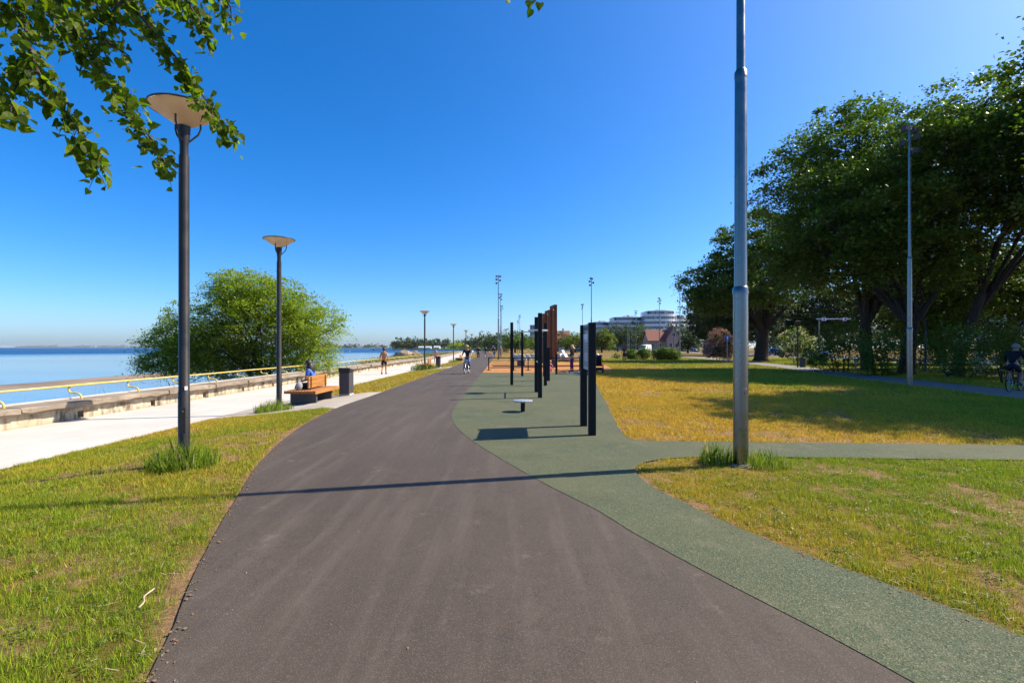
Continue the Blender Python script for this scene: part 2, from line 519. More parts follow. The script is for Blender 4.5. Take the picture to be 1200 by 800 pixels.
M['headlight'] = pmat("headlight_lens", (0.62, 0.64, 0.66), 0.12, 0.0, 0.05)
M['taillight'] = pmat("tail_lamp_lens", (0.35, 0.02, 0.02), 0.2)
M['skin'] = pmat("skin", (0.42, 0.215, 0.135), 0.55, 0, 0.12, 8)
M['skin_tan'] = pmat("tanned_skin", (0.40, 0.165, 0.075), 0.5, 0, 0.12, 8)
M['hair_dark'] = pmat("dark_hair", (0.018, 0.011, 0.009), 0.5, 0, 0.4, 40, 0.5, 120)
M['hair_blond'] = pmat("blond_hair", (0.46, 0.31, 0.14), 0.5, 0, 0.3, 40, 0.5, 120)
M['hair_grey'] = pmat("grey_hair", (0.22, 0.20, 0.19), 0.6, 0, 0.2, 40, 0.4, 120)
def cloth(name, col): return pmat(name, col, 0.88, 0, 0.22, 14, 0.25, 90, 0.2)
M['c_black'] = cloth("black_cloth", (0.014, 0.014, 0.017))
M['c_navy'] = cloth("navy_cloth", (0.018, 0.024, 0.045))
M['c_blue'] = cloth("blue_cloth", (0.06, 0.16, 0.52))
M['c_jeans'] = cloth("blue_jeans", (0.085, 0.15, 0.31))
M['c_magenta'] = cloth("magenta_cloth", (0.21, 0.022, 0.10))
M['c_pink'] = cloth("pink_cloth", (0.55, 0.15, 0.27))
M['c_beige'] = cloth("beige_cloth", (0.38, 0.30, 0.20))
M['c_grey'] = cloth("grey_cloth", (0.27, 0.27, 0.29))
M['c_red'] = cloth("maroon_cloth", (0.17, 0.02, 0.025))
M['c_white'] = cloth("white_cloth", (0.70, 0.68, 0.64))
M['c_rose'] = cloth("rose_cloth", (0.45, 0.24, 0.23))
M['shoe'] = pmat("dark_shoe", (0.03, 0.022, 0.022), 0.7)
M['sign_blue'] = pmat("blue_sign_face", (0.02, 0.11, 0.42), 0.4, 0, 0.08)
M['sign_white'] = pmat("white_sign_face", (0.72, 0.73, 0.74), 0.4, 0, 0.05)
M['panel'] = pmat("grey_info_panel", (0.40, 0.44, 0.48), 0.35, 0, 0.08, 3)
M['panel_dark'] = pmat("dark_panel_header", (0.17, 0.20, 0.235), 0.35, 0, 0.1, 3)
M['print_pink'] = pmat("pinkish_print", (0.55, 0.40, 0.40), 0.5, 0, 0.15, 30)
M['stone_pale'] = concrete("pale_cast_concrete", (0.50, 0.47, 0.43), (0.68, 0.65, 0.60), (0.25, 0.21, 0.18), 0.35, (1, 1, 1))
M['rock'] = pmat("shore_rock", (0.30, 0.235, 0.16), 0.9, 0, 0.5, 0.8, 0.9, 3, 0.2)
M['steel_plate'] = pmat("stainless_plate", (0.62, 0.63, 0.64), 0.35, 0.6, 0.1, 10)
M['planter_log'] = pmat("brown_timber", (0.17, 0.095, 0.06), 0.85, 0, 0.3, 4)
# lamp shade: cream translucent diffuser
m, t, b = nt("cream_diffuser"); M['shade'] = m
co = node(t, "ShaderNodeTexCoord").outputs["Object"]
c = ramp(t, noise(t, co, 5.0, 4), [(0.3, (0.70, 0.60, 0.48)), (0.7, (0.80, 0.72, 0.61))])
t.links.new(c, b.inputs["Base Color"]); b.inputs["Roughness"].default_value = 0.45
tr = node(t, "ShaderNodeBsdfTranslucent"); t.links.new(c, tr.inputs["Color"])
ms = node(t, "ShaderNodeMixShader"); ms.inputs[0].default_value = 0.68
t.links.new(b.outputs[0], ms.inputs[1]); t.links.new(tr.outputs[0], ms.inputs[2])
t.links.new(ms.outputs[0], t.nodes["Material Output"].inputs["Surface"])
def car_paint(name, col, metal=0.3):
    m, t, b = nt(name)
    co = node(t, "ShaderNodeTexCoord").outputs["Object"]
    c = ramp(t, noise(t, co, 2.0, 4), [(0.3, [x * 0.85 for x in col]), (0.7, col)])
    t.links.new(c, b.inputs["Base Color"]); b.inputs["Metallic"].default_value = metal
    b.inputs["Roughness"].default_value = 0.28; b.inputs["Coat Weight"].default_value = 0.6; b.inputs["Coat Roughness"].default_value = 0.05
    return m

# ------------------------------------------------------------------ plan of the place (x right, y = distance ahead)
def smooth_curve(pts, step=0.25):
    p = np.array(pts, float)
    p = np.vstack([2 * p[0] - p[1], p, 2 * p[-1] - p[-2]])
    out = []
    for i in range(1, len(p) - 2):
        L = np.linalg.norm(p[i + 1] - p[i]); n = max(2, min(60, int(L / step)))
        for k in range(n):
            t = k / n
            out.append(0.5 * ((2 * p[i]) + (-p[i - 1] + p[i + 1]) * t + (2 * p[i - 1] - 5 * p[i] + 4 * p[i + 1] - p[i + 2]) * t * t
                              + (-p[i - 1] + 3 * p[i] - 3 * p[i + 1] + p[i + 2]) * t ** 3))
    out.append(p[-2])
    return np.array(out)

def wobble(d, amp=0.02, k=1.0, ph=0.0):
    return amp * (np.sin(d * 2.3 * k + ph) + 0.6 * np.sin(d * 5.1 * k + 1.3 + ph) + 0.4 * np.sin(d * 11.7 * k + 0.4 + ph)) / 2.0

PL = smooth_curve([(0.2, -3.0), (-0.75, 0.0), (-1.75, 2.31), (-1.94, 2.77), (-2.265, 3.45), (-2.62, 4.33), (-2.94, 5.18), (-3.54, 6.82), (-4.2, 9.4), (-4.62, 12.6), (-4.65, 16.2), (-4.75, 24.0), (-4.95, 40.0), (-5.3, 60.0), (-6.4, 90.0), (-8.3, 125.0), (-12.0, 180.0), (-17.0, 250.0)])
PRR = smooth_curve([(3.2, -3.0), (2.75, 0.0), (1.92, 2.31), (1.45, 3.3), (1.04, 4.2), (0.84, 4.76), (0.29, 5.9), (-0.57, 8.0), (-1.12, 9.76), (-1.45, 11.6), (-1.58, 14.5), (-1.66, 18.0), (-1.86, 29.0), (-2.1, 45.0), (-2.5, 60.0), (-3.5, 90.0), (-5.4, 125.0), (-9.0, 180.0), (-14.0, 250.0)])
GRI = smooth_curve([(4.3, -3.0), (3.95, 0.0), (3.25, 1.7), (2.82, 2.7), (2.54, 3.28), (2.26, 3.76), (1.99, 4.34), (1.68, 5.3)])
def XL(d): return np.interp(d, PL[:, 1], PL[:, 0])
def XR(d): return np.interp(d, PRR[:, 1], PRR[:, 0])

PROM_Z = -0.30
X_PROM = -7.95
X_WALL = -11.55
def gz(x, y=0.0):
    """height of the finished ground: flat, then the verge falls to the promenade"""
    x = np.asarray(x, float)
    return np.interp(x, [X_PROM, -5.0], [PROM_Z, 0.0])
def g(x, y=0.0): return float(gz(x, y))

def sheet(name, outline, z, mat, kind='structure', parent=None, zfun=None):
    bm = bmesh.new()
    vs = [bm.verts.new((p[0], p[1], (zfun(p[0], p[1]) if zfun else 0) + z)) for p in outline]
    f = bm.faces.new(vs)
    if f.normal.z < 0: pass
    bm.normal_update()
    bmesh.ops.triangulate(bm, faces=bm.faces[:])
    bm.normal_update()
    for f in bm.faces:
        if f.normal.z < 0: f.normal_flip()
    me = bpy.data.meshes.new(name); bm.to_mesh(me); bm.free()
    o = link_mesh(name, me, mat, parent)
    if parent is None: o['kind'] = kind
    return o

def ribbon(name, left, right, z, mat, nx=1, zfun=None, kind='structure'):
    n = len(left); vs = []; fs = []
    for i in range(n):
        for k in range(nx + 1):
            p = left[i] + (right[i] - left[i]) * (k / nx)
            vs.append((p[0], p[1], z + (zfun(p[0], p[1]) if zfun else 0)))
    w = nx + 1
    for i in range(n - 1):
        for k in range(nx):
            a = i * w + k
            fs.append((a, a + 1, a + 1 + w, a + w))
    me = bpy.data.meshes.new(name); me.from_pydata(vs, [], fs)
    o = link_mesh(name, me, mat); o['kind'] = kind
    return o

# --- outline of the green rubber (strip beside the path, exercise area, branch to the right)
dR = np.concatenate([np.arange(-3, 14, 0.25), np.arange(14, 30.6, 1.0)])
left_edge = [(float(XR(d)), float(d)) for d in dR]
top = [(1.5, 30.4), (4.95, 30.2)]
right_edge = [tuple(p) for p in smooth_curve([(4.95, 30.2), (4.6, 27.5), (3.9, 22.5), (3.25, 18.0), (2.72, 14.0), (2.3, 10.9), (2.08, 9.2), (2.06, 8.6)], 0.6)]
corner1 = [(2.12, 8.38), (2.3, 8.28), (2.6, 8.24)]
branch_top = [(4.0, 8.18), (6.0, 8.06), (8.3, 7.92), (11.0, 7.7), (15.2, 7.3)]
branch_bot = [(15.0, 6.15), (11.0, 6.6), (7.3, 6.87), (5.0, 7.0), (3.4, 7.09)]
corner2 = [(2.9, 7.09), (2.5, 7.05), (2.15, 6.95), (1.85, 6.75), (1.66, 6.48), (1.58, 6.15), (1.585, 5.8), (1.62, 5.55)]
strip = [tuple(p) for p in GRI[::-1]]
GREEN = left_edge + top + right_edge[1:] + corner1 + branch_top + branch_bot + corner2 + strip
GREEN = [(float(a), float(b)) for a, b in GREEN]
SAND = [(-1.86, 30.45), (1.0, 30.55), (5.2, 30.35), (6.8, 32.5), (7.6, 37.0), (8.6, 45.0), (7.5, 51.0), (2.0, 53.5), (-2.3, 53.0), (-2.1, 42.0), (-1.95, 35.0)]
RP_C = smooth_curve([(14.6, -2.0), (15.6, 5.0), (16.7, 13.0), (17.7, 18.0), (19.0, 25.0), (20.3, 31.0), (22.9, 40.0), (27.0, 62.0), (30.5, 84.0), (36.0, 120.0)], 1.0)
def ribbon_sides(c, w):
    tn = np.gradient(c, axis=0); tn /= np.linalg.norm(tn, axis=1)[:, None]
    nrm = np.stack([-tn[:, 1], tn[:, 0]], 1)
    return c + nrm * w / 2, c - nrm * w / 2
RPL, RPR = ribbon_sides(RP_C, 2.4)
RPOLY = [tuple(p) for p in RPL[::3]] + [tuple(p) for p in RPR[::-3]]
PADS = [(-8.05, -4.5, 12.7, 17.4), (-8.05, -4.75, 37.2, 41.2), (-8.05, -5.1, 62.5, 66.0)]
ROAD_C = smooth_curve([(41.0, -5.0), (48.0, 50.0), (54.5, 95.0), (67.0, 190.0), (82.0, 300.0), (96.0, 400.0)], 6.0)
ROL, ROR = ribbon_sides(ROAD_C, 7.5)
ROADPOLY = [tuple(p) for p in ROL] + [tuple(p) for p in ROR[::-1]]

def in_poly(x, y, poly):
    inside = np.zeros(x.shape, bool)
    n = len(poly)
    for i in range(n):
        x1, y1 = poly[i]; x2, y2 = poly[(i + 1) % n]
        if y1 == y2: continue
        c = ((y1 > y) != (y2 > y))
        if not c.any(): continue
        xi = (x2 - x1) * (y - y1) / (y2 - y1) + x1
        inside ^= c & (x < xi)
    return inside

def hard(x, y):
    """True where the ground is paved, rubber or sand"""
    h = (x > XL(y)) & (x < XR(y))
    h |= in_poly(x, y, GREEN) | in_poly(x, y, SAND) | in_poly(x, y, RPOLY) | in_poly(x, y, ROADPOLY)
    for x0, x1, y0, y1 in PADS:
        h |= (x > x0) & (x < x1) & (y > y0) & (y < y1)
    h |= x < X_PROM
    return h

_pt = rng.random((64, 64))
def vnoise(x, y, s):
    """smooth value noise on arrays"""
    x = np.asarray(x) * s + 100.0; y = np.asarray(y) * s + 100.0
    xi = np.floor(x).astype(int); yi = np.floor(y).astype(int)
    fx = x - xi; fy = y - yi
    fx = fx * fx * (3 - 2 * fx); fy = fy * fy * (3 - 2 * fy)
    a = _pt[xi % 64, yi % 64]; b_ = _pt[(xi + 1) % 64, yi % 64]; c_ = _pt[xi % 64, (yi + 1) % 64]; d_ = _pt[(xi + 1) % 64, (yi + 1) % 64]
    return (a * (1 - fx) + b_ * fx) * (1 - fy) + (c_ * (1 - fx) + d_ * fx) * fy
def fbm(x, y, s):
    return 0.5 * vnoise(x, y, s) + 0.3 * vnoise(x, y, s * 2.1) + 0.2 * vnoise(x, y, s * 4.3)

def edge_dist(x, y):
    """rough distance from the nearest paved edge, for the bare soil rims"""
    d = np.minimum(np.abs(x - XL(y)) * 0.8, np.abs(x - XR(y)) * 0.8)
    e = np.array(corner1 + branch_top + branch_bot + corner2 + strip + right_edge)
    e = e[(e[:, 1] > 0)]
    out = np.minimum(d, 9.0)
    P = np.concatenate([e[:-1] + (e[1:] - e[:-1]) * k / 3 for k in range(3)])
    for p in P:
        out = np.minimum(out, np.hypot(x - p[0], y - p[1]))
    return out

def soil_mask(x, y):
    near = edge_dist(x, y)
    n = fbm(x, y, 1.7)
    rim = np.clip(1.15 - near / (0.035 + 0.5 * np.clip(n - 0.46, 0, 1)), 0, 1)
    patch = np.clip((fbm(x + 31.0, y * 0.8, 0.75) - 0.55) * 6, 0, 1) * np.clip(fbm(x + 3, y + 9, 6.0) * 2.4 - 0.55, 0, 1)
    patch2 = np.clip((fbm(x * 0.7, y + 11.0, 3.2) - 0.60) * 7, 0, 1) * 0.7
    return np.clip(rim * 1.1 + patch + patch2, 0, 1)
def dry_mask(x, y):
    """0 = fresh green, 1 = parched gold"""
    n = fbm(x, y, 0.45)
    lawn = np.clip(1.15 - np.clip((x - 3.0 - 0.10 * (y - 8)) / 7.5, 0, 1) * 0.85, 0, 1)
    tri = np.clip(0.36 - (x - 2.2) * 0.13, -0.1, 0.5)
    leftv = np.clip(0.02 + 0.055 * (y - 2.0), 0.0, 0.5)
    far = np.clip((y - 32.0) / 12.0, 0, 1)
    d = np.where(x < -1, leftv, np.where(y < 7.6, tri, lawn * (1 - 0.45 * far)))
    return np.clip(d + (n - 0.5) * 1.1, 0, 1)

# --- ground: one sheet to the horizon on the land side
def axis(a):
    out = []
    for lo, hi, st in a: out.append(np.arange(lo, hi, st))
    return np.unique(np.round(np.concatenate(out), 3))
gx = axis([(-12.1, -8.2, 0.5), (-8.2, 9.0, 0.09), (9.0, 24, 0.6), (24, 80, 4), (80, 300, 30), (300, 1800, 150)])
gy = axis([(-40, 1.0, 4), (1.0, 17.5, 0.10), (17.5, 45, 0.6), (45, 120, 3), (120, 400, 25), (400, 2000, 150)])
GX, GY = np.meshgrid(gx, gy)
ff = np.ravel(GX); yy = np.ravel(GY)
hd = hard(ff, yy)
sm_ = soil_mask(ff, yy); dm_ = dry_mask(ff, yy)
GZ = gz(ff) - 0.012 + np.where(hd, -0.006, (fbm(ff, yy, 1.3) - 0.5) * 0.02 * (np.abs(ff) < 40))
GZ = np.where(ff < X_PROM, PROM_Z - 0.06, GZ)
nxg, nyg = len(gx), len(gy)
ii = np.arange(nxg - 1)[None, :] + (np.arange(nyg - 1) * nxg)[:, None]
quads = np.stack([ii, ii + 1, ii + 1 + nxg, ii + nxg], -1).ravel()
me = np_mesh("ground", np.stack([ff, yy, GZ], 1), quads, 4, np.stack([sm_, dm_, dm_ * 0, dm_ * 0 + 1], 1))
o = link_mesh("ground", me, M['ground'], None, True); o['kind'] = 'structure'

# --- surfaces
dd = np.concatenate([np.arange(-3, 20, 0.2), np.arange(20, 250, 2.0)])
Lp = np.stack([XL(dd) + wobble(dd, 0.007), dd], 1)
Rp = np.stack([XR(dd) + np.where(dd < 30, 0.03, 0.0), dd], 1)
ribbon("path", Lp, Rp, 0.0, M['asphalt'], 4)
sheet("rubber_surface", GREEN, 0.004, M['rubber'])
sheet("sand_area", SAND, 0.002, M['sand'])
dp = np.concatenate([np.arange(-6, 60, 1.0), np.arange(60, 320, 5.0)])
def xprom(d): return X_PROM + wobble(d, 0.035, 0.6) - 0.0
def bend(d): return np.interp(d, [0, 60, 90, 125, 180, 250, 320], [0, 0, -1.2, -3.1, -6.8, -11.8, -17.5])
ribbon("promenade", np.stack([np.full_like(dp, X_WALL) + bend(dp), dp], 1), np.stack([xprom(dp) + bend(dp), dp], 1), PROM_Z, M['concrete'], 2)
for (x0, x1, y0, y1) in PADS:
    e = [(x0, y0), (-6.9, y0 + 0.03), (-5.0, y0 - 0.02), (float(XL(y0)) + 0.03, y0 - 0.1)]
    e += [(float(XL(d)) - 0.005, d) for d in np.linspace(y0 + 0.4, y1 - 0.3, 7)] + [(float(XL(y1)) + 0.02, y1), (-5.0, y1), (x0, y1)]
    n = 12
    yl = np.linspace(y0, y1, n)
    ribbon("bench_pad", np.stack([np.full(n, x0), yl], 1), np.stack([XL(yl) - 0.004, yl], 1), 0.004, M['pad'], 8, lambda a, c: g(a))
ribbon("park_path", RPL, RPR, 0.0, pmat("grey_path_asphalt", (0.20, 0.185, 0.175), 0.9, 0, 0.2, 1.2, 0.4, 80, 0.2, True), 2)
ribbon("road", ROL, ROR, 0.0, pmat("street_asphalt", (0.13, 0.125, 0.125), 0.85, 0, 0.2, 0.6, 0.3, 60, 0.2, True), 2)
for c, nm in ((ROL, 'kerb'), (ROR, 'kerb')):
    k = MB()
    for i in range(len(c) - 1):
        a, b_ = c[i], c[i + 1]
        mid_ = (a + b_) / 2; L = np.linalg.norm(b_ - a); ang = math.atan2(b_[1] - a[1], b_[0] - a[0])
        k.box((mid_[0], mid_[1], 0.05), (L - 0.01, 0.18, 0.14), ang)
    o = k.build(nm, M['kerb']); o['kind'] = 'structure'
tn = np.gradient(ROAD_C, axis=0); tn /= np.linalg.norm(tn, axis=1)[:, None]
lm_ = MB()
for i in range(0, len(ROAD_C) - 1, 1):
    p = ROAD_C[i]; ang = math.atan2(tn[i][1], tn[i][0])
    c_, s_ = math.cos(ang), math.sin(ang)
    q = [(p[0] + c_ * a - s_ * b2, p[1] + s_ * a + c_ * b2, 0.005) for a, b2 in ((-1.5, -0.07), (1.5, -0.07), (1.5, 0.07), (-1.5, 0.07))]
    lm_.add(q, [(0, 1, 2, 3)])
o = lm_.build("road_marking", M['sign_white']); o['kind'] = 'structure'
# far shared footway in front of the street, pale
fw = ROAD_C + np.array([-6.2, 0.0])
a_, b_ = ribbon_sides(fw, 2.6)
ribbon("pavement", a_, b_, 0.012, M['pad'], 1)

# --- sea, beach, sand bar, far shores
SEA = -1.6
def arc(r, a0, a1, n): return [(r * math.sin(R(a)), r * math.cos(R(a))) for a in np.linspace(a0, a1, n)]
sea_ol = [(-9.0, -400.0), (-9.0, 60), (-30, 330), (1500, 2100), (4000, 16000)] + arc(16500, 10, -110, 25)
sheet("sea", sea_ol, SEA, M['sea'])
be = smooth_curve([(-19.5, -30), (-19.5, 20), (-20.5, 50), (-26, 80), (-34, 112), (-39, 160), (-44, 230), (-50, 330)], 4.0)
bl = np.stack([np.interp(be[:, 1], dp, X_WALL + bend(dp)) - 0.55, be[:, 1]], 1)
vs = []; fs = []
for i in range(len(be)):
    for k in range(7):
        q = k / 6
        p = bl[i] + (be[i] - bl[i]) * q
        vs.append((p[0] - (1.5 * math.sin(i * 0.9) if k == 6 else 0), p[1], -0.75 - 0.95 * q ** 1.4 + 0.08 * math.sin(i * 2.1 + k * 1.7)))
for i in range(len(be) - 1):
    for k in range(6):
        a = i * 7 + k; fs.append((a, a + 1, a + 8, a + 7))
me = bpy.data.meshes.new("beach"); me.from_pydata(vs, [], fs)
o = link_mesh("beach", me, M['beach'], None, True); o['kind'] = 'structure'
# sand bar out in the shallows
bar = []
for k in range(40):
    a = 2 * math.pi * k / 40
    bar.append((-41 + (2.6 + 1.1 * math.sin(3 * a + 1) + .5 * math.sin(9 * a)) * math.cos(a), 44 + (24 + 3 * math.sin(5 * a)) * math.sin(a)))
vs = [(-41, 44, SEA + 0.16)]
for s, z in ((0.6, 0.12), (0.92, 0.06), (1.05, -0.05)):
    vs += [(-41 + (x + 41) * s, 44 + (y - 44) * s, SEA + z) for x, y in bar]
fs = [(0, 1 + k, 1 + (k + 1) % 40) for k in range(40)]
for r_ in range(2):
    fs += [(1 + r_ * 40 + k, 1 + (r_ + 1) * 40 + k, 1 + (r_ + 1) * 40 + (k + 1) % 40, 1 + r_ * 40 + (k + 1) % 40) for k in range(40)]
me = bpy.data.meshes.new("sand_bar"); me.from_pydata(vs, [], fs)
o = link_mesh("sand_bar", me, M['mudbar'], None, True); o['kind'] = 'structure'

# ------------------------------------------------------------------ vegetation
def unit(v): return v / np.maximum(np.linalg.norm(v, axis=1), 1e-9)[:, None]

def leaf_cloud(P, size, rg, aspect=0.6, up=0.5, droop=0.0, fold=0.12, svar=0.35):
    n = len(P)
    a = rg.normal(size=(n, 3)); a[:, 2] = a[:, 2] * 0.6 - droop; a = unit(a)
    nr = rg.normal(size=(n, 3)); nr[:, 2] = np.abs(nr[:, 2]) + up
    nr = nr - a * np.sum(nr * a, 1)[:, None]; nr = unit(nr)
    sd = np.cross(a, nr)
    s = (size * (1 + svar * (rg.random(n) * 2 - 1)))[:, None]
    v = np.stack([P - a * s * 0.5, P + sd * s * aspect * 0.5 + nr * s * fold, P + a * s * 0.5, P - sd * s * aspect * 0.5 + nr * s * fold], 1).reshape(-1, 3)
    f = np.arange(n * 4, dtype=np.int32)
    tint = np.repeat(np.clip(rg.normal(0.5, 0.24, n), 0, 1), 4)
    col = np.stack([tint, tint, tint, np.ones_like(tint)], 1)
    return v, f, col

def sample_lobes(lobes, n, rg, shell=3.0):
    w = np.array([l[3] * l[4] + l[4] * l[5] + l[3] * l[5] for l in lobes]); w = w / w.sum()
    k = rg.choice(len(lobes), n, p=w)
    L = np.array([l[:6] for l in lobes])[k]
    d = unit(rg.normal(size=(n, 3)))
    r = rg.random(n) ** (1.0 / shell)
    return L[:, :3] + d * L[:, 3:6] * r[:, None], k

def foliage_points(lobes, n_leaf, rg, per=40, crad=0.55, shell=3.0, flat=0.55, zmin=None):
    nc = max(6, n_leaf // per)
    C, _ = sample_lobes(lobes, nc, rg, shell)
    if zmin is not None: C = C[C[:, 2] > zmin + rg.random(len(C)) * 0.6]
    k = rg.integers(0, len(C), n_leaf)
    rad = crad * (0.45 + 1.0 * rg.random(len(C)))
    off = rg.normal(size=(n_leaf, 3)) * rad[k][:, None] * np.array([0.62, 0.62, 0.62 * flat])
    off[:, 2] -= 0.22 * (off[:, 0] ** 2 + off[:, 1] ** 2) / np.maximum(rad[k], 0.1)
    return C[k] + off, C

def make_tree(name, label, loc, lobes, n_leaf, leaf, mat, seed, trunk_r=0.35, fork=3.0, lean=(0, 0), crad=0.6, per=40, shell=2.4,
              group=None, cat='tree', limbs=7, droop=0.1, aspect=0.7, zmin=None, stems=1, twigs=60, crown_name='crown', flat=0.42):
    rg = np.random.default_rng(seed)
    t = thing(name, label, cat, loc, 0, group)
    P, C = foliage_points(lobes, n_leaf, rg, per, crad, shell, flat, zmin)
    v, f, c = leaf_cloud(P, leaf, rg, aspect, 1.5, droop)
    link_mesh(crown_name, np_mesh(crown_name, v, f, 4, c), mat, t)
    mb = MB()
    for s in range(stems):
        a = 2 * math.pi * s / max(1, stems) + seed
        b0 = Vector((0.0, 0.0, -0.15)) if stems == 1 else Vector((math.cos(a) * trunk_r * 1.6, math.sin(a) * trunk_r * 1.6, -0.2))
        top_ = Vector((lean[0], lean[1], fork)) if stems == 1 else Vector((math.cos(a) * fork * 0.5 + lean[0], math.sin(a) * fork * 0.5 + lean[1], fork))
        m1 = b0.lerp(top_, 0.5) + Vector((rg.normal() * trunk_r * 0.4, rg.normal() * trunk_r * 0.4, 0))
        mb.tube([b0, b0.lerp(m1, 0.25), m1, top_], [trunk_r * 1.45, trunk_r * 1.08, trunk_r * 0.95, trunk_r * 0.85], 10)
        ends = C[rg.choice(len(C), min(limbs, len(C)), replace=False)]
        lp = []
        for e in ends:
            e = Vector(e)
            st = top_ - Vector((0, 0, rg.random() * fork * 0.18))
            q1 = st.lerp(e, 0.35) + Vector((rg.normal() * 0.3, rg.normal() * 0.3, 0.12 * (e - st).length))
            q2 = st.lerp(e, 0.7) + Vector((rg.normal() * 0.3, rg.normal() * 0.3, 0.10 * (e - st).length))
            r0 = trunk_r * (0.30 + 0.2 * rg.random())
            mb.tube([st, q1, q2, e], [r0, r0 * 0.7, r0 * 0.42, r0 * 0.12], 6)
            lp += [(q1, r0 * 0.4), (q2, r0 * 0.28), (st.lerp(q1, 0.6), r0 * 0.5)]
        for _ in range(twigs // stems):
            e = Vector(C[rg.integers(0, len(C))])
            q, r_ = min(lp, key=lambda w_: (w_[0] - e).length)
            mm = q.lerp(e, 0.5) + Vector((0, 0, 0.08 * (e - q).length))
            mb.tube([q, mm, e], [r_ * 0.6, r_ * 0.4, max(0.008, r_ * 0.12)], 5, False)
    mb.build('trunk', M['bark'], t, True)
    return t

def make_shrub(name, label, loc, lobes, n_leaf, leaf, mat, seed, group=None, flowers=None, n_fl=0, fsize=0.1, crad=0.3, cat='shrub', droop=0.0, per=30, aspect=0.6, stems=7):
    rg = np.random.default_rng(seed)
    t = thing(name, label, cat, loc, 0, group)
    P, C = foliage_points(lobes, n_leaf, rg, per, crad, 2.6, 0.8)
    P[:, 2] = np.maximum(P[:, 2], 0.03 + rg.random(len(P)) * 0.05)
    v, f, c = leaf_cloud(P, leaf, rg, aspect, 0.4, droop)
    link_mesh('foliage', np_mesh('foliage', v, f, 4, c), mat, t)
    if flowers is not None:
        Cf, _ = sample_lobes(lobes, max(5, n_fl // 25), rg, 8.0)
        Cf = Cf[Cf[:, 2] > 0.3]
        k = rg.integers(0, len(Cf), n_fl)
        Pf = Cf[k] + rg.normal(size=(n_fl, 3)) * np.array([0.13, 0.13, 0.15])
        v, f, c = leaf_cloud(Pf, fsize, rg, 0.9, 0.5, 0)
        link_mesh('blossom', np_mesh('blossom', v, f, 4, c), flowers, t)
    mb = MB()
    zc = min(l[2] for l in lobes)
    for s in range(stems):
        e = Vector(C[rg.integers(0, len(C))])
        a = rg.random() * 6.28
        b0 = Vector((math.cos(a) * 0.12 + e.x * 0.35, math.sin(a) * 0.12 + e.y * 0.35, -0.1))
        mb.tube([b0, b0.lerp(e, 0.5) + Vector((0, 0, 0.1)), e], [0.035, 0.025, 0.008], 5)
    mb.build('stem', M['bark'], t, True)
    return t

# --- grass blades over the lawns
def blades(n, x0, x1, y0, y1, hgt, wid, rg, keep_far=None, dens_pow=1.0):
    y = y0 + (y1 - y0) * rg.random(n); x = x0 + (x1 - x0) * rg.random(n)
    lim = np.abs(x) < 1.3 * y + 2.2
    x, y = x[lim], y[lim]
    k = ~hard(x, y)
    x, y = x[k], y[k]
    s = soil_mask(x, y)
    tuft = 0.5 * fbm(x + 5, y - 3, 5.0) + 0.5 * fbm(x - 7, y + 2, 13.0)
    keep = rg.random(len(x)) < np.clip(1.0 - s * 0.96, 0.03, 1) * np.clip(0.42 + (tuft - 0.42) * 4.5, 0.06, 1)
    x, y = x[keep], y[keep]
    return x + rg.normal(0, 0.016, len(x)), y + rg.normal(0, 0.016, len(x))

def blade_mesh(x, y, hgt, wid, rg, dry_shift=0.0, zoff=-0.015, lean=0.95):
    n = len(x)
    z = gz(x) + zoff
    d = dry_mask(x, y)
    g1 = np.array([0.070, 0.165, 0.006]); g2 = np.array([0.24, 0.30, 0.016]); y1_ = np.array([0.40, 0.29, 0.026]); y2_ = np.array([0.51, 0.305, 0.048])
    u = rg.random(n)
    dn = np.clip(d + dry_shift + rg.normal(0, 0.20, n), 0, 1)
    base = g1[None] * (1 - u)[:, None] + g2[None] * u[:, None]
    drc = y1_[None] * (1 - u)[:, None] + y2_[None] * u[:, None]
    col = base * (1 - dn)[:, None] + drc * dn[:, None]
    col *= (0.8 + 1.05 * rg.random(n))[:, None]
    tuft = 0.5 * fbm(x + 5, y - 3, 5.0) + 0.5 * fbm(x - 7, y + 2, 13.0)
    h = hgt * (0.45 + 0.9 * rg.random(n)) * (0.25 + 1.6 * tuft)
    a = rg.random(n) * 2 * np.pi
    ld = lean * rg.random(n) * h
    la = rg.random(n) * 2 * np.pi
    w = wid * (0.7 + 0.6 * rg.random(n))
    bx, by = np.cos(a) * w, np.sin(a) * w
    base_p = np.stack([x, y, z], 1)
    v0 = base_p + np.stack([-bx, -by, 0 * x], 1)
    v1 = base_p + np.stack([bx, by, 0 * x], 1)
    v2 = base_p + np.stack([np.cos(la) * ld, np.sin(la) * ld, h + 0.012], 1)
    v = np.stack([v0, v1, v2], 1).reshape(-1, 3)
    c = np.repeat(np.concatenate([col, np.ones((n, 1))], 1), 3, 0)
    return v, c

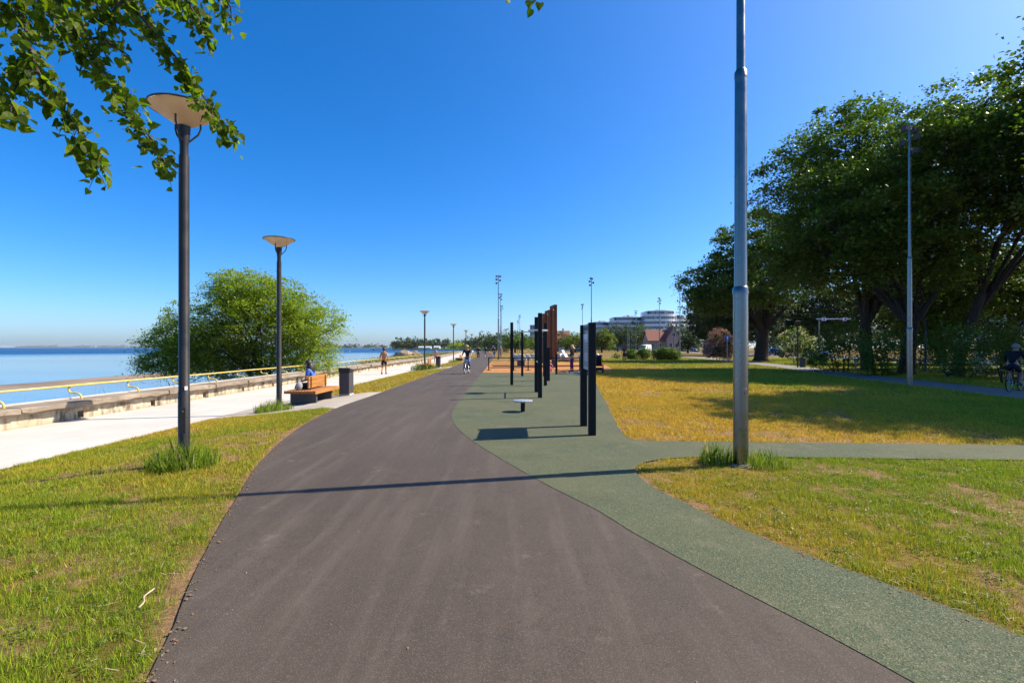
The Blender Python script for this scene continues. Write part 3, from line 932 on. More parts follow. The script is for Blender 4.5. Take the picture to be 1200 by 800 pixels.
rgG = np.random.default_rng(11)
V = []; Cc = []
for (n, x0, x1, y0, y1, h, w) in [
    (400000, -8.1, -1.0, 0.6, 5.5, 0.034, 0.0021), (240000, -8.1, -2.8, 5.5, 13.0, 0.040, 0.0034), (60000, -8.1, -4.4, 13.0, 45.0, 0.07, 0.008), (24000, -12.5, -4.9, 45, 130, 0.09, 0.02),
    (560000, 1.5, 10.5, 0.8, 7.2, 0.034, 0.0023), (480000, 2.0, 20.0, 7.8, 16.0, 0.045, 0.0045), (300000, 2.2, 26.0, 16.0, 32.0, 0.06, 0.009), (170000, 2.0, 44.0, 30.0, 70.0, 0.07, 0.02)]:
    x, y = blades(n, x0, x1, y0, y1, h, w, rgG)
    v, c = blade_mesh(x, y, h, w, rgG)
    V.append(v); Cc.append(c)
V = np.concatenate(V); Cc = np.concatenate(Cc)
o = link_mesh("grass", np_mesh("grass", V, np.arange(len(V), dtype=np.int32), 3, Cc), M['grass'])
tag(o, 'short dry and green grass covering the verge and the lawns', 'grass', None, 'stuff')
# pale dead stalks and leaf litter lying near the edges
x, y = blades(2600, -6, -1.6, 1.9, 9, 0, 0, rgG); x2, y2 = blades(5200, 1.6, 9, 2, 8, 0, 0, rgG)
x = np.concatenate([x, x2]); y = np.concatenate([y, y2]); n = len(x)
a = rgG.random(n) * 6.28; L = 0.012 + 0.03 * rgG.random(n); w = 0.0022
pz = gz(x) + 0.004 + 0.02 * rgG.random(n)
ax, ay = np.cos(a), np.sin(a)
v = np.stack([np.stack([x - ax * L - ay * w, y - ay * L + ax * w, pz], 1), np.stack([x + ax * L - ay * w, y + ay * L + ax * w, pz + 0.006], 1), np.stack([x + ax * L + ay * w, y + ay * L - ax * w, pz + 0.006], 1), np.stack([x - ax * L + ay * w, y - ay * L - ax * w, pz], 1)], 1).reshape(-1, 3)
cc = np.repeat(np.array([0.48, 0.40, 0.25])[None] * (0.6 + 0.6 * rgG.random(n))[:, None], 4, 0)
o = link_mesh("straw", np_mesh("straw", v, np.arange(n * 4, dtype=np.int32), 4, np.concatenate([cc, np.ones((len(cc), 1))], 1)), M['grass'])
tag(o, 'scattered pale dead straw lying in the thin grass', 'straw', None, 'stuff')

# low broad leaved weeds in the turf
wx_, wy_ = blades(1500, -8, -1.6, 1.8, 12, 0, 0, rgG); wx2, wy2 = blades(2300, 1.6, 11, 2, 13, 0, 0, rgG)
wx_ = np.concatenate([wx_, wx2]); wy_ = np.concatenate([wy_, wy2])
kk = np.repeat(np.arange(len(wx_)), 22)
wp = np.stack([wx_[kk] + rgG.normal(0, .035, len(kk)), wy_[kk] + rgG.normal(0, .035, len(kk)), np.zeros(len(kk))], 1)
wp[:, 2] = gz(wp[:, 0]) + 0.004 + 0.016 * rgG.random(len(kk))
wk = ~hard(wp[:, 0], wp[:, 1]); wp = wp[wk]
v, f, c = leaf_cloud(wp, 0.019, rgG, .7, 2.2, 0.0)
o = link_mesh("weeds", np_mesh("weeds", v, f, 4, c), leaf_mat("weed_leaf", (0.05, 0.10, 0.008), (0.16, 0.21, 0.02), .3))
tag(o, 'small broad leaved weeds and clover growing low in the turf', 'weeds', None, 'stuff')

def grass_tuft(label, cx, cy, rad, n, h, seed, seedheads=0):
    rg = np.random.default_rng(seed)
    r_ = rad * np.sqrt(rg.random(n)); a = rg.random(n) * 6.28
    x = r_ * np.cos(a) * 1.25; y = r_ * np.sin(a)
    V = []; Cl = []
    hh = h * (0.35 + 0.95 * rg.random(n)) * (1.15 - 0.6 * r_ / rad)
    la = rg.random(n) * 6.28; ld = hh * (0.05 + 0.4 * rg.random(n)); w = 0.003 + 0.002 * rg.random(n)
    wa = rg.random(n) * 6.28
    zero = np.zeros(n)
    p0 = np.stack([x, y, zero - 0.02], 1)
    side = np.stack([np.cos(wa) * w, np.sin(wa) * w, zero], 1)
    lean_ = np.stack([np.cos(la) * ld, np.sin(la) * ld, zero], 1)
    pm = p0 + lean_ * 0.3 + np.stack([zero, zero, hh * 0.6], 1)
    pt = p0 + lean_ + np.stack([zero, zero, hh], 1)
    v = np.stack([p0 - side, p0 + side, pm + side * 0.8, pt, pm - side * 0.8], 1).reshape(-1, 3)
    u = rg.random(n)
    c = np.array([0.09, 0.19, 0.010])[None] * (1 - u)[:, None] + np.array([0.30, 0.38, 0.03])[None] * u[:, None]
    dead = rg.random(n) < 0.10
    c[dead] = np.array([0.42, 0.35, 0.18])
    c = np.repeat(np.concatenate([c, np.ones((n, 1))], 1), 5, 0)
    o = link_mesh("grass_tuft", np_mesh("grass_tuft", v, np.arange(n * 5, dtype=np.int32), 5, c), M['grass'])
    o.location = (cx, cy, g(cx) - 0.01)
    tag(o, label, 'grass tuft', 'tall grass tufts left uncut')
    return o

# ------------------------------------------------------------------ sea wall and handrail
wall = thing("sea_wall", "low weathered concrete sea wall with brown cap along the promenade", "wall", (X_WALL, 0, PROM_Z))
W0, W1 = 4.0, 60.0
HZ = 0.31                         # height of the wall face above the promenade
drains = np.arange(5.15, 60, 2.62)
body = MB()
y = W0
for dk in list(drains) + [None]:
    y1 = W1 if dk is None else dk - 0.09
    body.box((-0.26, (y + y1) / 2, (HZ - 0.6) / 2), (0.42, y1 - y, HZ + 0.6))
    if dk is not None:
        body.box((-0.26, dk, (0.20 + HZ) / 2), (0.424, 0.18, HZ - 0.20))
        body.box((-0.28, dk, -0.28), (0.42, 0.18, 0.60))
        body.box((-0.36, dk, 0.11), (0.2, 0.18, 0.18))
        y = dk + 0.09
# beyond: follows the gentle bend
far_y = np.concatenate([np.arange(60, 320, 10.0)])
for a, c in zip(far_y[:-1], far_y[1:]):
    xa, xc = float(np.interp(a, dp, bend(dp))), float(np.interp(c, dp, bend(dp)))
    L = math.hypot(c - a, xc - xa)
    body.box(((xa + xc) / 2 - 0.26, (a + c) / 2, (HZ - 0.6) / 2), (0.42, L, HZ + 0.6), -math.atan2(xc - xa, c - a))
body.build("wall_body", M['wallside'], wall)
rr_ = random.Random(4)
y = W0
while y < 58:
    L = 2.35 + rr_.uniform(-0.15, 0.25)
    c = MB()
    n = 9
    prof_top = []
    vs = []; fs = []
    for i in range(n + 1):
        yy_ = y + 0.012 + (L - 0.024) * i / n
        j = rr_.uniform(-0.012, 0.02); j2 = rr_.uniform(-0.03, 0.03) if rr_.random() < 0.75 else rr_.uniform(0.0, 0.06)
        vs += [(0.125 + j - 0.02, yy_, HZ + 0.180 + rr_.uniform(-0.010, 0.004)), (0.155 + j * 1.6, yy_, HZ + 0.145 + j), (0.15 + j * 1.6 + j2 * 0.4, yy_, HZ + 0.045 + j2 * 0.7), (0.06, yy_, HZ - 0.012 + max(0, j2) * 0.3),
               (-0.52, yy_, HZ - 0.012), (-0.52, yy_, HZ + 0.185)]
    for i in range(n):
        for k in range(6):
            a = i * 6 + k; b_ = i * 6 + (k + 1) % 6
            fs.append((a, b_, b_ + 6, a + 6))
    fs.append((5, 4, 3, 2, 1, 0)); e = n * 6; fs.append(tuple(range(e, e + 6)))
    c.add(vs, fs); c.build("cap_stone", M['cap'], wall)
    y += L
fc = MB()
fc.box((-0.21, (y + 60) / 2, HZ + 0.085), (0.62, max(0.3, 60 - y), 0.195))
for a, c in zip(far_y[:-1], far_y[1:]):
    xa, xc = float(np.interp(a, dp, bend(dp))), float(np.interp(c, dp, bend(dp)))
    fc.box(((xa + xc) / 2 - 0.21, (a + c) / 2, HZ + 0.085), (0.62, math.hypot(c - a, xc - xa) - 0.02, 0.195), -math.atan2(xc - xa, c - a))
fc.build("cap_stone", M['cap'], wall)
kb = MB(); kb.box((-0.63, 32.0, HZ - 0.2), (0.20, 56.0, 0.82)); kb.build("rear_kerb", M['kerb'], wall)

rail = thing("handrail", "long yellow pipe handrail on curved brackets along the sea wall", "handrail", (X_WALL - 0.55, 0, 0.2))
nr = MB()
ys = np.arange(4.2, 66, 1.5)
nr.tube([(0.004 * math.sin(q * 1.3), q, 0.355 + 0.006 * math.sin(q * 0.9)) for q in ys], 0.027, 10)
nr.build("rail_pipe", M['yellow'], rail, True)
br = MB()
sp = smooth_curve([(0.0, 0.34), (-0.045, 0.30), (-0.06, 0.235), (-0.02, 0.175), (0.06, 0.15), (0.15, 0.15), (0.235, 0.125), (0.285, 0.065), (0.295, -0.02)], 0.03)
br.tube([(p[0], 0, p[1]) for p in sp], 0.024, 8)
first = None
for q in np.arange(5.15, 65, 2.03):
    if first is None:
        first = br.build("bracket", M['yellow'], rail, True); o = first
    else:
        o = first.copy(); COL.objects.link(o); o.parent = rail
    o.location = (0, float(q), 0)

# ------------------------------------------------------------------ street lamps with cone heads
def make_lamp(label, loc):
    t = thing("park_lamp", label, "street lamp", loc, 0, "cone headed lamps along the promenade")
    p = MB(); p.lathe([(0.071, -0.1), (0.071, 1.0), (0.065, 1.01), (0.062, 4.20)], 20); p.build("pole", M['lamp_metal'], t, True)
    f = MB(); f.lathe([(0.15, -0.03), (0.15, 0.02), (0.1, 0.03)], 20); f.build("base_plate", M['lamp_metal'], t, True)
    q = MB(); q.box((0.027, -0.061, 0.62), (0.06, 0.010, 0.34), R(24)); dr = q.build("access_door", M['lamp_metal'], t, bevel=0.003)
    q = MB(); q.box((0.0285, -0.067, 0.74), (0.014, 0.006, 0.014), R(24)); q.build("lock", M['chrome'], dr)
    n = MB(); n.lathe([(0.052, 4.17), (0.052, 4.34), (0.070, 4.46), (0.078, 4.61)], 18); n.build("neck", M['lamp_metal'], t, True)
    for k in range(3):
        a = R(35 + 120 * k); ca, sa = math.cos(a), math.sin(a)
        m_ = MB(); m_.tube([(0.055 * ca, 0.055 * sa, 4.40), (0.16 * ca, 0.16 * sa, 4.52), (0.19 * ca, 0.19 * sa, 4.60), (0.19 * ca, 0.19 * sa, 4.69)], 0.013, 6)
        m_.build("arm", M['lamp_metal'], t, True)
    s = MB(); s.lathe([(0.078, 4.60), (0.412, 4.82), (0.409, 4.826), (0.074, 4.608)], 11, caps=False); s.build("shade", M['shade'], t)
    rm = MB()
    ring = [(0.414 * math.cos(2 * math.pi * k / 32), 0.414 * math.sin(2 * math.pi * k / 32), 4.832) for k in range(33)]
    rm.tube(ring, 0.012, 6, False); rm.build("rim", M['lamp_metal'], t, True)
    tp = MB(); tp.lathe([(0.409, 4.836), (0.27, 4.87), (0.0, 4.885)], 32); tp.build("top_cover", M['shade'], t, True)
    return t

lamp_at = [((-4.46, 6.58), "tall black lamp with cream cone head, nearest, partly hidden by hanging leaves"),
           ((-6.62, 13.75), "black lamp with cream cone head standing beside the wooden bench"),
           ((-7.25, 40.2), "third black cone headed lamp, standing in long grass by the second bench"),
           ((-7.5, 62.0), "fourth black cone headed lamp along the grass strip"),
           ((-7.9, 83.0), "fifth cone headed lamp along the promenade, small in the distance"),
           ((-8.9, 107.0), "sixth cone headed lamp along the promenade, far off"),
           ((-9.6, 129.0), "seventh cone headed lamp along the promenade, very far off"),
           ((-11.2, 155.0), "farthest cone headed lamp of the promenade row")]
proto = None
for (x, y), lb in lamp_at:
    if proto is None:
        proto = make_lamp(lb, (x, y, g(x))); o = proto
    else:
        o = copy_tree(proto); o.location = (x, y, g(x)); o['label'] = lb; o.rotation_euler = (0, 0, random.uniform(0, 6))
st = MB(); st.box((0.0, 0.0, 0.0), (0.036, 0.004, 0.05)); o = st.build("sticker", M['sign_white'], proto); o.location = (0.054, -0.039, 1.05); o.rotation_euler = (0, 0, R(52))
o = copy_tree(proto); o.location = (28.2, 33.0, 0); o['label'] = "dark cone headed lamp in the shade under the big trees"; o['group'] = "lamps by the park path"
for ch in list(o.children):
    if ch.name.startswith("sticker"): bpy.data.objects.remove(ch)
grass_tuft("tall green grass tuft round the foot of the nearest black lamp", -4.43, 6.5, 0.36, 1500, 0.34, 3)
grass_tuft("green grass tuft at the foot of the lamp beside the bench", -6.6, 13.4, 0.42, 900, 0.34, 5)
grass_tuft("bushy long grass round the third lamp by the second bench", -7.1, 39.2, 0.9, 1500, 0.75, 6)
grass_tuft("low grass tuft at the foot of the fourth lamp", -7.4, 61.6, 0.6, 500, 0.5, 8)

# ------------------------------------------------------------------ tall galvanised floodlight masts
def make_mast(label, loc):
    t = thing("floodlight_mast", label, "light mast", loc, 0, "tall galvanised floodlight masts")
    p = MB(); p.lathe([(0.097, -0.1), (0.095, 2.36)], 14); p.lathe([(0.104, 2.34), (0.104, 2.42), (0.088, 2.44)], 14)
    p.lathe([(0.083, 2.42), (0.076, 5.32)], 14); p.lathe([(0.081, 5.28), (0.081, 5.36), (0.06, 5.40)], 14); p.lathe([(0.056, 5.38), (0.048, 10.9)], 14)
    p.build("pole", M['galv'], t, True)
    q = MB(); q.box((0.006, -0.0915, 0.85), (0.055, 0.010, 0.42), R(4)); dr = q.build("access_door", M['galv'], t, bevel=0.003)
    q = MB(); q.box((0.006, -0.0985, 1.0), (0.016, 0.006, 0.016), R(4)); q.build("lock", M['trim_dark'], dr)
    b_ = MB(); b_.lathe([(0.16, -0.06), (0.165, 0.01), (0.14, 0.03), (0.10, 0.036)], 9); b_.build("footing", M['cap'], t)
    for z, a in ((10.75, 20), (10.72, 200), (10.35, 150), (10.2, 330), (9.85, 180)):
        ca, sa = math.cos(R(a)), math.sin(R(a))
        f = MB()
        f.tube([(0, 0, z), (0.17 * ca, 0.17 * sa, z)], 0.018, 6)
        f.box((0.24 * ca, 0.24 * sa, z - 0.03), (0.17, 0.2, 0.2), R(a))
        f.box((0.33 * ca, 0.33 * sa, z - 0.04), (0.02, 0.24, 0.23), R(a))
        f.build("floodlight", M['trim_dark'], t)
    return t
masts = [((3.12, 6.6), "nearest thick galvanised mast rising out of the frame beside the rubber path"),
         ((16.6, 20.2), "grey floodlight mast in front of the big trees beside the park path"),
         ((-1.75, 62.0), "left floodlight mast beyond the exercise area, tallest in view there"),
         ((-2.0, 83.0), "second floodlight mast close behind the tallest one by the path"),
         ((-2.3, 107.0), "third and shortest floodlight mast of the cluster by the path"),
         ((2.2, 138.0), "slim floodlight mast left of the black pull-up posts, far off"),
         ((2.0, 165.0), "thin distant mast just left of the slim far mast"),
         ((15.0, 103.0), "floodlight mast rising behind the left sign post"),
         ((10.5, 64.0), "floodlight mast rising behind the right post of the sign board"),
         ((23.6, 68.0), "floodlight mast standing at the right end of the round bushes"),
         ((27.4, 90.0), "floodlight mast in front of the red roofed house"),
         ((31.0, 121.0), "floodlight mast in front of the white apartment blocks"),
         ((33.0, 138.0), "farthest floodlight mast left of the white van")]
proto_m = None
for (x, y), lb in masts:
    if proto_m is None:
        proto_m = make_mast(lb, (x, y, -0.012)); o = proto_m
    else:
        o = copy_tree(proto_m); o.location = (x, y, -0.012); o['label'] = lb; o.rotation_euler = (0, 0, random.uniform(0, 6))
grass_tuft("tall grass tuft with dark seed heads left of the nearest mast", 2.84, 6.72, 0.2, 420, 0.34, 21)
grass_tuft("fresh green grass clump right of the nearest mast's foot", 3.42, 6.55, 0.3, 480, 0.25, 22)

# ------------------------------------------------------------------ benches and litter bins
def make_bench(label, loc):
    t = thing("bench", label, "bench", loc, 0, "wooden benches facing the sea")
    n = 11; W, L, zt = 0.94, 2.0, 0.44
    sw = W / n
    s0 = MB(); s0.box((0, 0, 0), (sw - 0.022, L, 0.085))
    f = None
    for i in range(n):
        x = -W / 2 + sw * (i + 0.5)
        if f is None:
            f = s0.build("slat", M['bench_wood'], t, bevel=0.005); o = f
        else:
            o = f.copy(); COL.objects.link(o); o.parent = t
        o.location = (x, random.uniform(-0.004, 0.004), zt - 0.045)
    sb = MB(); sb.box((W / 2 + 0.012, 0, zt - 0.052), (0.024, L + 0.01, 0.104)); sb.build("side_board", M['bench_wood_x'], t, bevel=0.004)
    for yy_ in (-0.62, 0.62):
        q = MB(); q.box((-0.02, yy_, 0.155), (0.80, 0.10, 0.37)); q.build("leg", M['trim_dark'], t, bevel=0.006)
        q = MB(); q.box((0.0, yy_, zt - 0.102), (0.88, 0.06, 0.03)); q.build("cross_bar", M['galv'], t)
    for k, z in enumerate((0.545, 0.67, 0.795)):
        q = MB(); q.box((0.13, 0.05, z), (0.045, 1.45, 0.116)); q.build("backrest_board", M['bench_wood_x'], t, bevel=0.005)
    for yy_ in (-0.52, 0.62):
        q = MB(); q.box((0.165, yy_, 0.60), (0.02, 0.05, 0.46)); q.build("back_support", M['trim_dark'], t)
    return t
bz = g(-6.4)
bench = make_bench("brown slatted wooden bench with backrest where a person sits, nearest", (-6.38, 15.5, bz))
b2 = copy_tree(bench); b2.location = (-6.9, 39.6, g(-6.9)); b2['label'] = "second wooden bench, beside the third lamp's long grass"
b3 = copy_tree(bench); b3.location = (-7.0, 64.2, g(-7.0)); b3['label'] = "third bench, dark and small, far along the promenade"

def make_bin(label, loc):
    t = thing("litter_bin", label, "litter bin", loc, 0, "dark litter bins beside the benches")
    b_ = MB(); b_.box((0, 0, 0.03), (0.40, 0.44, 0.10)); b_.build("base", M['kerb'], t)
    b_ = MB(); b_.box((0, 0, 0.46), (0.39, 0.50, 0.78)); b_.build("body", M['trim_dark'], t, bevel=0.012)
    l_ = MB(); l_.prism([(-0.26, 0.86), (0.26, 0.86), (0.26, 0.92), (-0.26, 1.03)], 'x', -0.215, 0.215); l_.build("lid", M['lamp_metal'], t, bevel=0.01)
    r_ = MB(); r_.box((0, 0.255, 0.92), (0.30, 0.01, 0.07)); r_.build("opening", M['black_metal'], t)
    r_ = MB(); r_.box((0, 0.245, 0.5), (0.34, 0.02, 0.6)); r_.build("door", M['black_metal'], t)
    return t
bin1 = make_bin("dark grey litter bin with sloped lid beside the nearest bench", (-5.82, 17.0, g(-5.82)))
bin1.scale = (.92, .92, .95)
bn2 = copy_tree(bin1); bn2.location = (-6.25, 41.0, g(-6.25)); bn2['label'] = "black litter bin beside the second bench"

# ------------------------------------------------------------------ exercise ground
def post(t, x, y, h, s=0.12, name="post", mat=None, z0=-0.05):
    p = MB(); p.box((x, y, (h + z0) / 2), (s, s, h - z0)); return p.build(name, mat or M['black_metal'], t, bevel=0.006)
# instruction board
t = thing("exercise_sign", "black two post instruction board with grey panels on the green rubber", "sign board", (1.46, 9.35, 0.004))
post(t, 0, -0.52, 2.05, 0.13); post(t, 0, 0.52, 2.05, 0.13)
p = MB(); p.box((0, 0, 1.52), (0.035, 0.90, 0.70)); lower = p.build("panel", M['panel'], t)
p = MB(); p.box((0, 0, 1.965), (0.035, 0.90, 0.16)); upper = p.build("header_panel", M['panel_dark'], t)
q = MB()
for i, hgt in enumerate((0.085, 0.06, 0.085, 0.075, 0.06, 0.085, 0.05)):
    q.box((-0.0195, 0.30 - i * 0.085, 1.965), (0.003, 0.032, hgt))
q.build("lettering", M['trim_dark'], upper)
q = MB(); q.box((-0.0195, 0.12, 1.80), (0.003, 0.48, 0.10)); q.build("title_label", M['sign_white'], lower)
q = MB(); q.box((-0.0195, 0.02, 1.42), (0.003, 0.62, 0.13)); q.build("picture_strip", M['print_pink'], lower)
q = MB()
for i in range(7):
    q.box((-0.0195, 0.05, 1.68 - i * 0.028), (0.003, 0.60 - 0.09 * (i % 3), 0.010))
for i in range(4):
    q.box((-0.0195, 0.02, 1.32 - i * 0.026), (0.003, 0.62 - 0.1 * (i % 2), 0.010))
q.build("text_lines", M['trim_dark'], lower)
# step stool
t = thing("step_plate", "low round perforated steel step on a short black post", "exercise step", (0.27, 12.05, 0.004))
p = MB(); p.lathe([(0.055, -0.05), (0.055, 0.25)], 14); p.build("post", M['black_metal'], t, True)
p = MB(); p.lathe([(0.235, 0.25), (0.245, 0.262), (0.245, 0.278), (0.235, 0.285)], 28); pl = p.build("plate", M['steel_plate'], t, True)
p = MB()
for r_, n in ((0.07, 6), (0.13, 11), (0.19, 17)):
    for k in range(n):
        a = 2 * math.pi * k / n
        p.lathe([(0.011, 0.2855), (0.011, 0.288)], 6, (r_ * math.cos(a), r_ * math.sin(a), 0))
for k in range(18):
    a = 2 * math.pi * k / 18; p.box((0.246 * math.cos(a), 0.246 * math.sin(a), 0.270), (0.004, 0.03, 0.012), a)
p.build("stud", M['trim_dark'], pl)
# pull-up station
t = thing("pull_up_station", "group of tall black square posts joined by pull-up bars on green rubber", "exercise frame", (0, 0, 0.004))
for x, y, h in ((0.87, 17.3, 2.68), (0.89, 15.4, 2.69), (-0.01, 20.6, 2.66), (0.57, 27.0, 2.55), (1.40, 20.3, 2.62), (1.78, 26.8, 2.5)):
    post(t, x, y, h, 0.13)
def bar(t, a, b_, r=0.02, name="bar", mat=None):
    q = MB(); q.tube([a, b_], r, 8); return q.build(name, mat or M['steel_plate'], t, True)
bar(t, (-0.01, 20.6, 2.25), (1.40, 20.3, 2.25)); bar(t, (0.57, 27.0, 2.2), (1.78, 26.8, 2.2)); bar(t, (0.87, 17.3, 1.1), (0.89, 15.4, 1.1))
q = MB(); q.lathe([(0.34, 2.17), (0.36, 2.18), (0.36, 2.215), (0.34, 2.225)], 24, (0.93, 17.3, 0)); q.build("hanging_plate", M['steel_plate'], t, True)
t = thing("dip_post", "short thick black exercise post standing between the tall ones", "exercise post", (1.73, 23.2, 0.004))
post(t, 0, 0, 1.52, 0.17); q = MB(); q.box((0, 0, 1.55), (0.22, 0.22, 0.06)); q.build("cap", M['black_metal'], t)
q = MB(); q.tube([(0, 0, 1.2), (0, -0.5, 1.25)], 0.02, 8); q.build("handle", M['black_metal'], t, True)
# fence with boards, closing the rubber area
t = thing("low_fence", "low black rail fence with dark boards between rubber and orange sand", "fence", (0, 33.6, 0.0))
for x in (-1.62, 0.12, 1.12, 2.4, 3.1, 4.7):
    post(t, x, 0, 0.86, 0.07)
    q = MB(); q.box((x, 0, 0.01), (0.34, 0.3, 0.04)); q.build("foot", M['black_metal'], t)
q = MB(); q.box((1.54, 0, 0.88), (6.42, 0.07, 0.06)); q.build("top_rail", M['black_metal'], t)
for x in (0.62, 2.76):
    q = MB(); q.box((x, -0.03, 0.50), (0.52, 0.04, 0.42)); q.build("board", M['trim_dark'], t)
t = thing("low_post", "waist high black post at the right of the rubber area", "exercise post", (2.64, 28.8, 0.004))
post(t, 0, 0, 1.17, 0.12); q = MB(); q.box((0, 0, 1.19), (0.16, 0.16, 0.04)); q.build("cap", M['black_metal'], t)
# rusty frames
for i, (x, y, lb) in enumerate(((3.35, 39.2, "nearest and tallest looking rust brown steel portal of three"), (3.30, 44.6, "middle rust brown steel portal of three in a row"), (3.15, 49.2, "farthest rust brown steel portal of three in a row"))):
    t = thing("steel_portal", lb, "climbing frame", (x, y, 0.0), R(8), "rust brown steel portals in the sand")
    for s in (-1, 1):
        q = MB(); q.box((0, s * 0.72, 2.45), (0.24, 0.24, 5.1)); q.build("upright", M['corten'], t, bevel=0.01)
    q = MB(); q.box((0, 0, 4.86), (0.22, 1.2, 0.28)); q.build("head_beam", M['corten'], t)
    q = MB(); q.box((0.02, 0, 2.3), (0.05, 1.2, 4.6)); q.build("infill_plate", M['corten'], t)
q = MB(); q.box((0, 0, 0.06), (7.6, 0.22, 0.2)); o = q.build("timber_edging", M['timber_edge'], bevel=0.01); o.location = (2.2, 40.2, 0)
tag(o, "long pale timber beam edging across the orange sand", "edging")
# cast concrete play blocks
blk = [(604.5, 60, 0.9, 0.75), (611, 58, 1.1, 0.85), (618, 60, 0.8, 0.8), (627, 62, 1.5, 0.8), (655.5, 58, 1.0, 0.9), (661.5, 58, 0.8, 0.9), (667, 62, 0.9, 0.9), (680, 60, 0.7, 0.8), (698.5, 60, 1.2, 0.85), (659, 70, .9, 1.25)]
desc = ["pale angular concrete block left of the tall thin far masts", "pale wedge shaped concrete block behind the fence's left board", "small pale concrete block right of the wedge shaped one",
        "wide grey concrete block behind the black pull-up posts", "pale concrete block just right of the rusty portals", "pale leaning concrete block left of the woman in leggings", "grey concrete block behind the woman in leggings",
        "small white concrete block left of the sign board", "white topped concrete block right of the sign board", "tall pale sloping concrete slab behind the rusty portals"]
for i, ((xx, d, w, h), lb) in enumerate(zip(blk, desc)):
    q = MB(); rr_ = random.Random(i + 40)
    a = w / 2
    prof = [(-a, -0.1), (a * 1.1, -0.1), (a * (0.75 + 0.2 * rr_.random()), h * (0.4 + 0.2 * rr_.random())), (a * (0.1 + 0.4 * rr_.random()), h), (-a * (0.3 + 0.3 * rr_.random()), h * (0.85 + 0.15 * rr_.random())), (-a * 0.92, h * 0.4)]
    q.prism(prof, 'y', -0.6, 0.6)
    o = q.build("concrete_block", M['stone_pale'], bevel=0.04); o.location = ((xx - 600) / FPX * d, d, 0); o.rotation_euler = (0, 0, R(rr_.uniform(-25, 25)))
    tag(o, lb, "concrete block", "cast concrete play blocks beyond the sand")
q = MB(); q.blob((0, 0, 0.12), (1.5, 0.7, 0.42), 3, 0.12, 12, 7); o = q.build("earth_mound", M['planter_log'], None, True); o.location = (6.6, 55, 0); tag(o, "low brown timber edged mound behind the woman in leggings", "mound")

# ------------------------------------------------------------------ people
BODY_EDGES = [('pel', 'spn'), ('spn', 'chs'), ('chs', 'nek'), ('nek', 'jaw'), ('jaw', 'hed'), ('hed', 'crn')]
for s in 'lr':
    BODY_EDGES += [('chs', 'sho' + s), ('sho' + s, 'elb' + s), ('elb' + s, 'wri' + s), ('wri' + s, 'plm' + s),
                   ('pel', 'hip' + s), ('hip' + s, 'kne' + s), ('kne' + s, 'ank' + s), ('ank' + s, 'toe' + s)]
RAD = dict(pel=.125, spn=.115, chs=.135, nek=.055, jaw=.075, hed=.098, crn=.07)
for s in 'lr':
    RAD.update({'sho' + s: .068, 'elb' + s: .043, 'wri' + s: .029, 'plm' + s: .034, 'hip' + s: .092, 'kne' + s: .058, 'ank' + s: .038, 'toe' + s: .034})

def stand(**kw):
    """joints of a standing figure 1.75 m tall facing +Y"""
    P = dict(pel=(0, 0, .95), spn=(0, 0, 1.14), chs=(0, .0, 1.34), nek=(0, .01, 1.50), jaw=(0, .035, 1.575), hed=(0, .03, 1.645), crn=(0, .01, 1.70))
    for s, k in (('l', -1), ('r', 1)):
        P.update({'sho' + s: (k * .17, 0, 1.41), 'elb' + s: (k * .235, -.03, 1.13), 'wri' + s: (k * .245, .04, .89), 'plm' + s: (k * .245, .06, .82),
                  'hip' + s: (k * .095, 0, .90), 'kne' + s: (k * .105, .02, .49), 'ank' + s: (k * .11, -.02, .08), 'toe' + s: (k * .125, .13, .035)})
    P.update(kw)
    return P

def skin_mesh(name, P, rads, edges, sub=1):
    bm = bmesh.new()
    lay = bm.verts.layers.skin.verify()
    vs = {}
    names = []
    for a, b_ in edges:
        for k in (a, b_):
            if k not in vs:
                v = bm.verts.new(P[k]); vs[k] = v
                r_ = rads[k]
                v[lay].radius = (r_, r_); names.append(k)
    root = 'pel' if 'pel' in vs else names[0]
    vs[root][lay].use_root = True
    for a, b_ in edges:
        bm.edges.new((vs[a], vs[b_]))
    me = bpy.data.meshes.new(name); bm.to_mesh(me); bm.free()
    tmp = bpy.data.objects.new(name + "_tmp", me); COL.objects.link(tmp)
    tmp.modifiers.new("s", 'SKIN').use_smooth_shade = True
    if sub:
        m_ = tmp.modifiers.new("u", 'SUBSURF'); m_.levels = sub; m_.render_levels = sub
    dg = bpy.context.evaluated_depsgraph_get()
    out = bpy.data.meshes.new_from_object(tmp.evaluated_get(dg))
    bpy.data.objects.remove(tmp); bpy.data.meshes.remove(me)
    out.name = name
    return out

def add_fingers(mb, wri, plm, k):
    w, p = Vector(wri), Vector(plm)
    d = (p - w).normalized()
    sd = d.cross(Vector((1, 0, 0)))
    sd = sd.normalized() if sd.length > 1e-4 else Vector((0, 1, 0))
    nr_ = d.cross(sd).normalized()
    for i, L in enumerate((0.072, 0.082, 0.078, 0.062)):
        o_ = p + sd * (0.026 - 0.0175 * i) + d * 0.02
        mb.tube([o_, o_ + d * L * 0.5 + nr_ * 0.006 * k, o_ + d * L * 0.85 - nr_ * 0.016 * k], [0.0095, 0.0085, 0.007], 6)
    o_ = w.lerp(p, 0.6) + sd * 0.026
    mb.tube([o_, o_ + sd * 0.028 + d * 0.028, o_ + sd * 0.034 + d * 0.058], [0.0105, 0.0095, 0.008], 6)

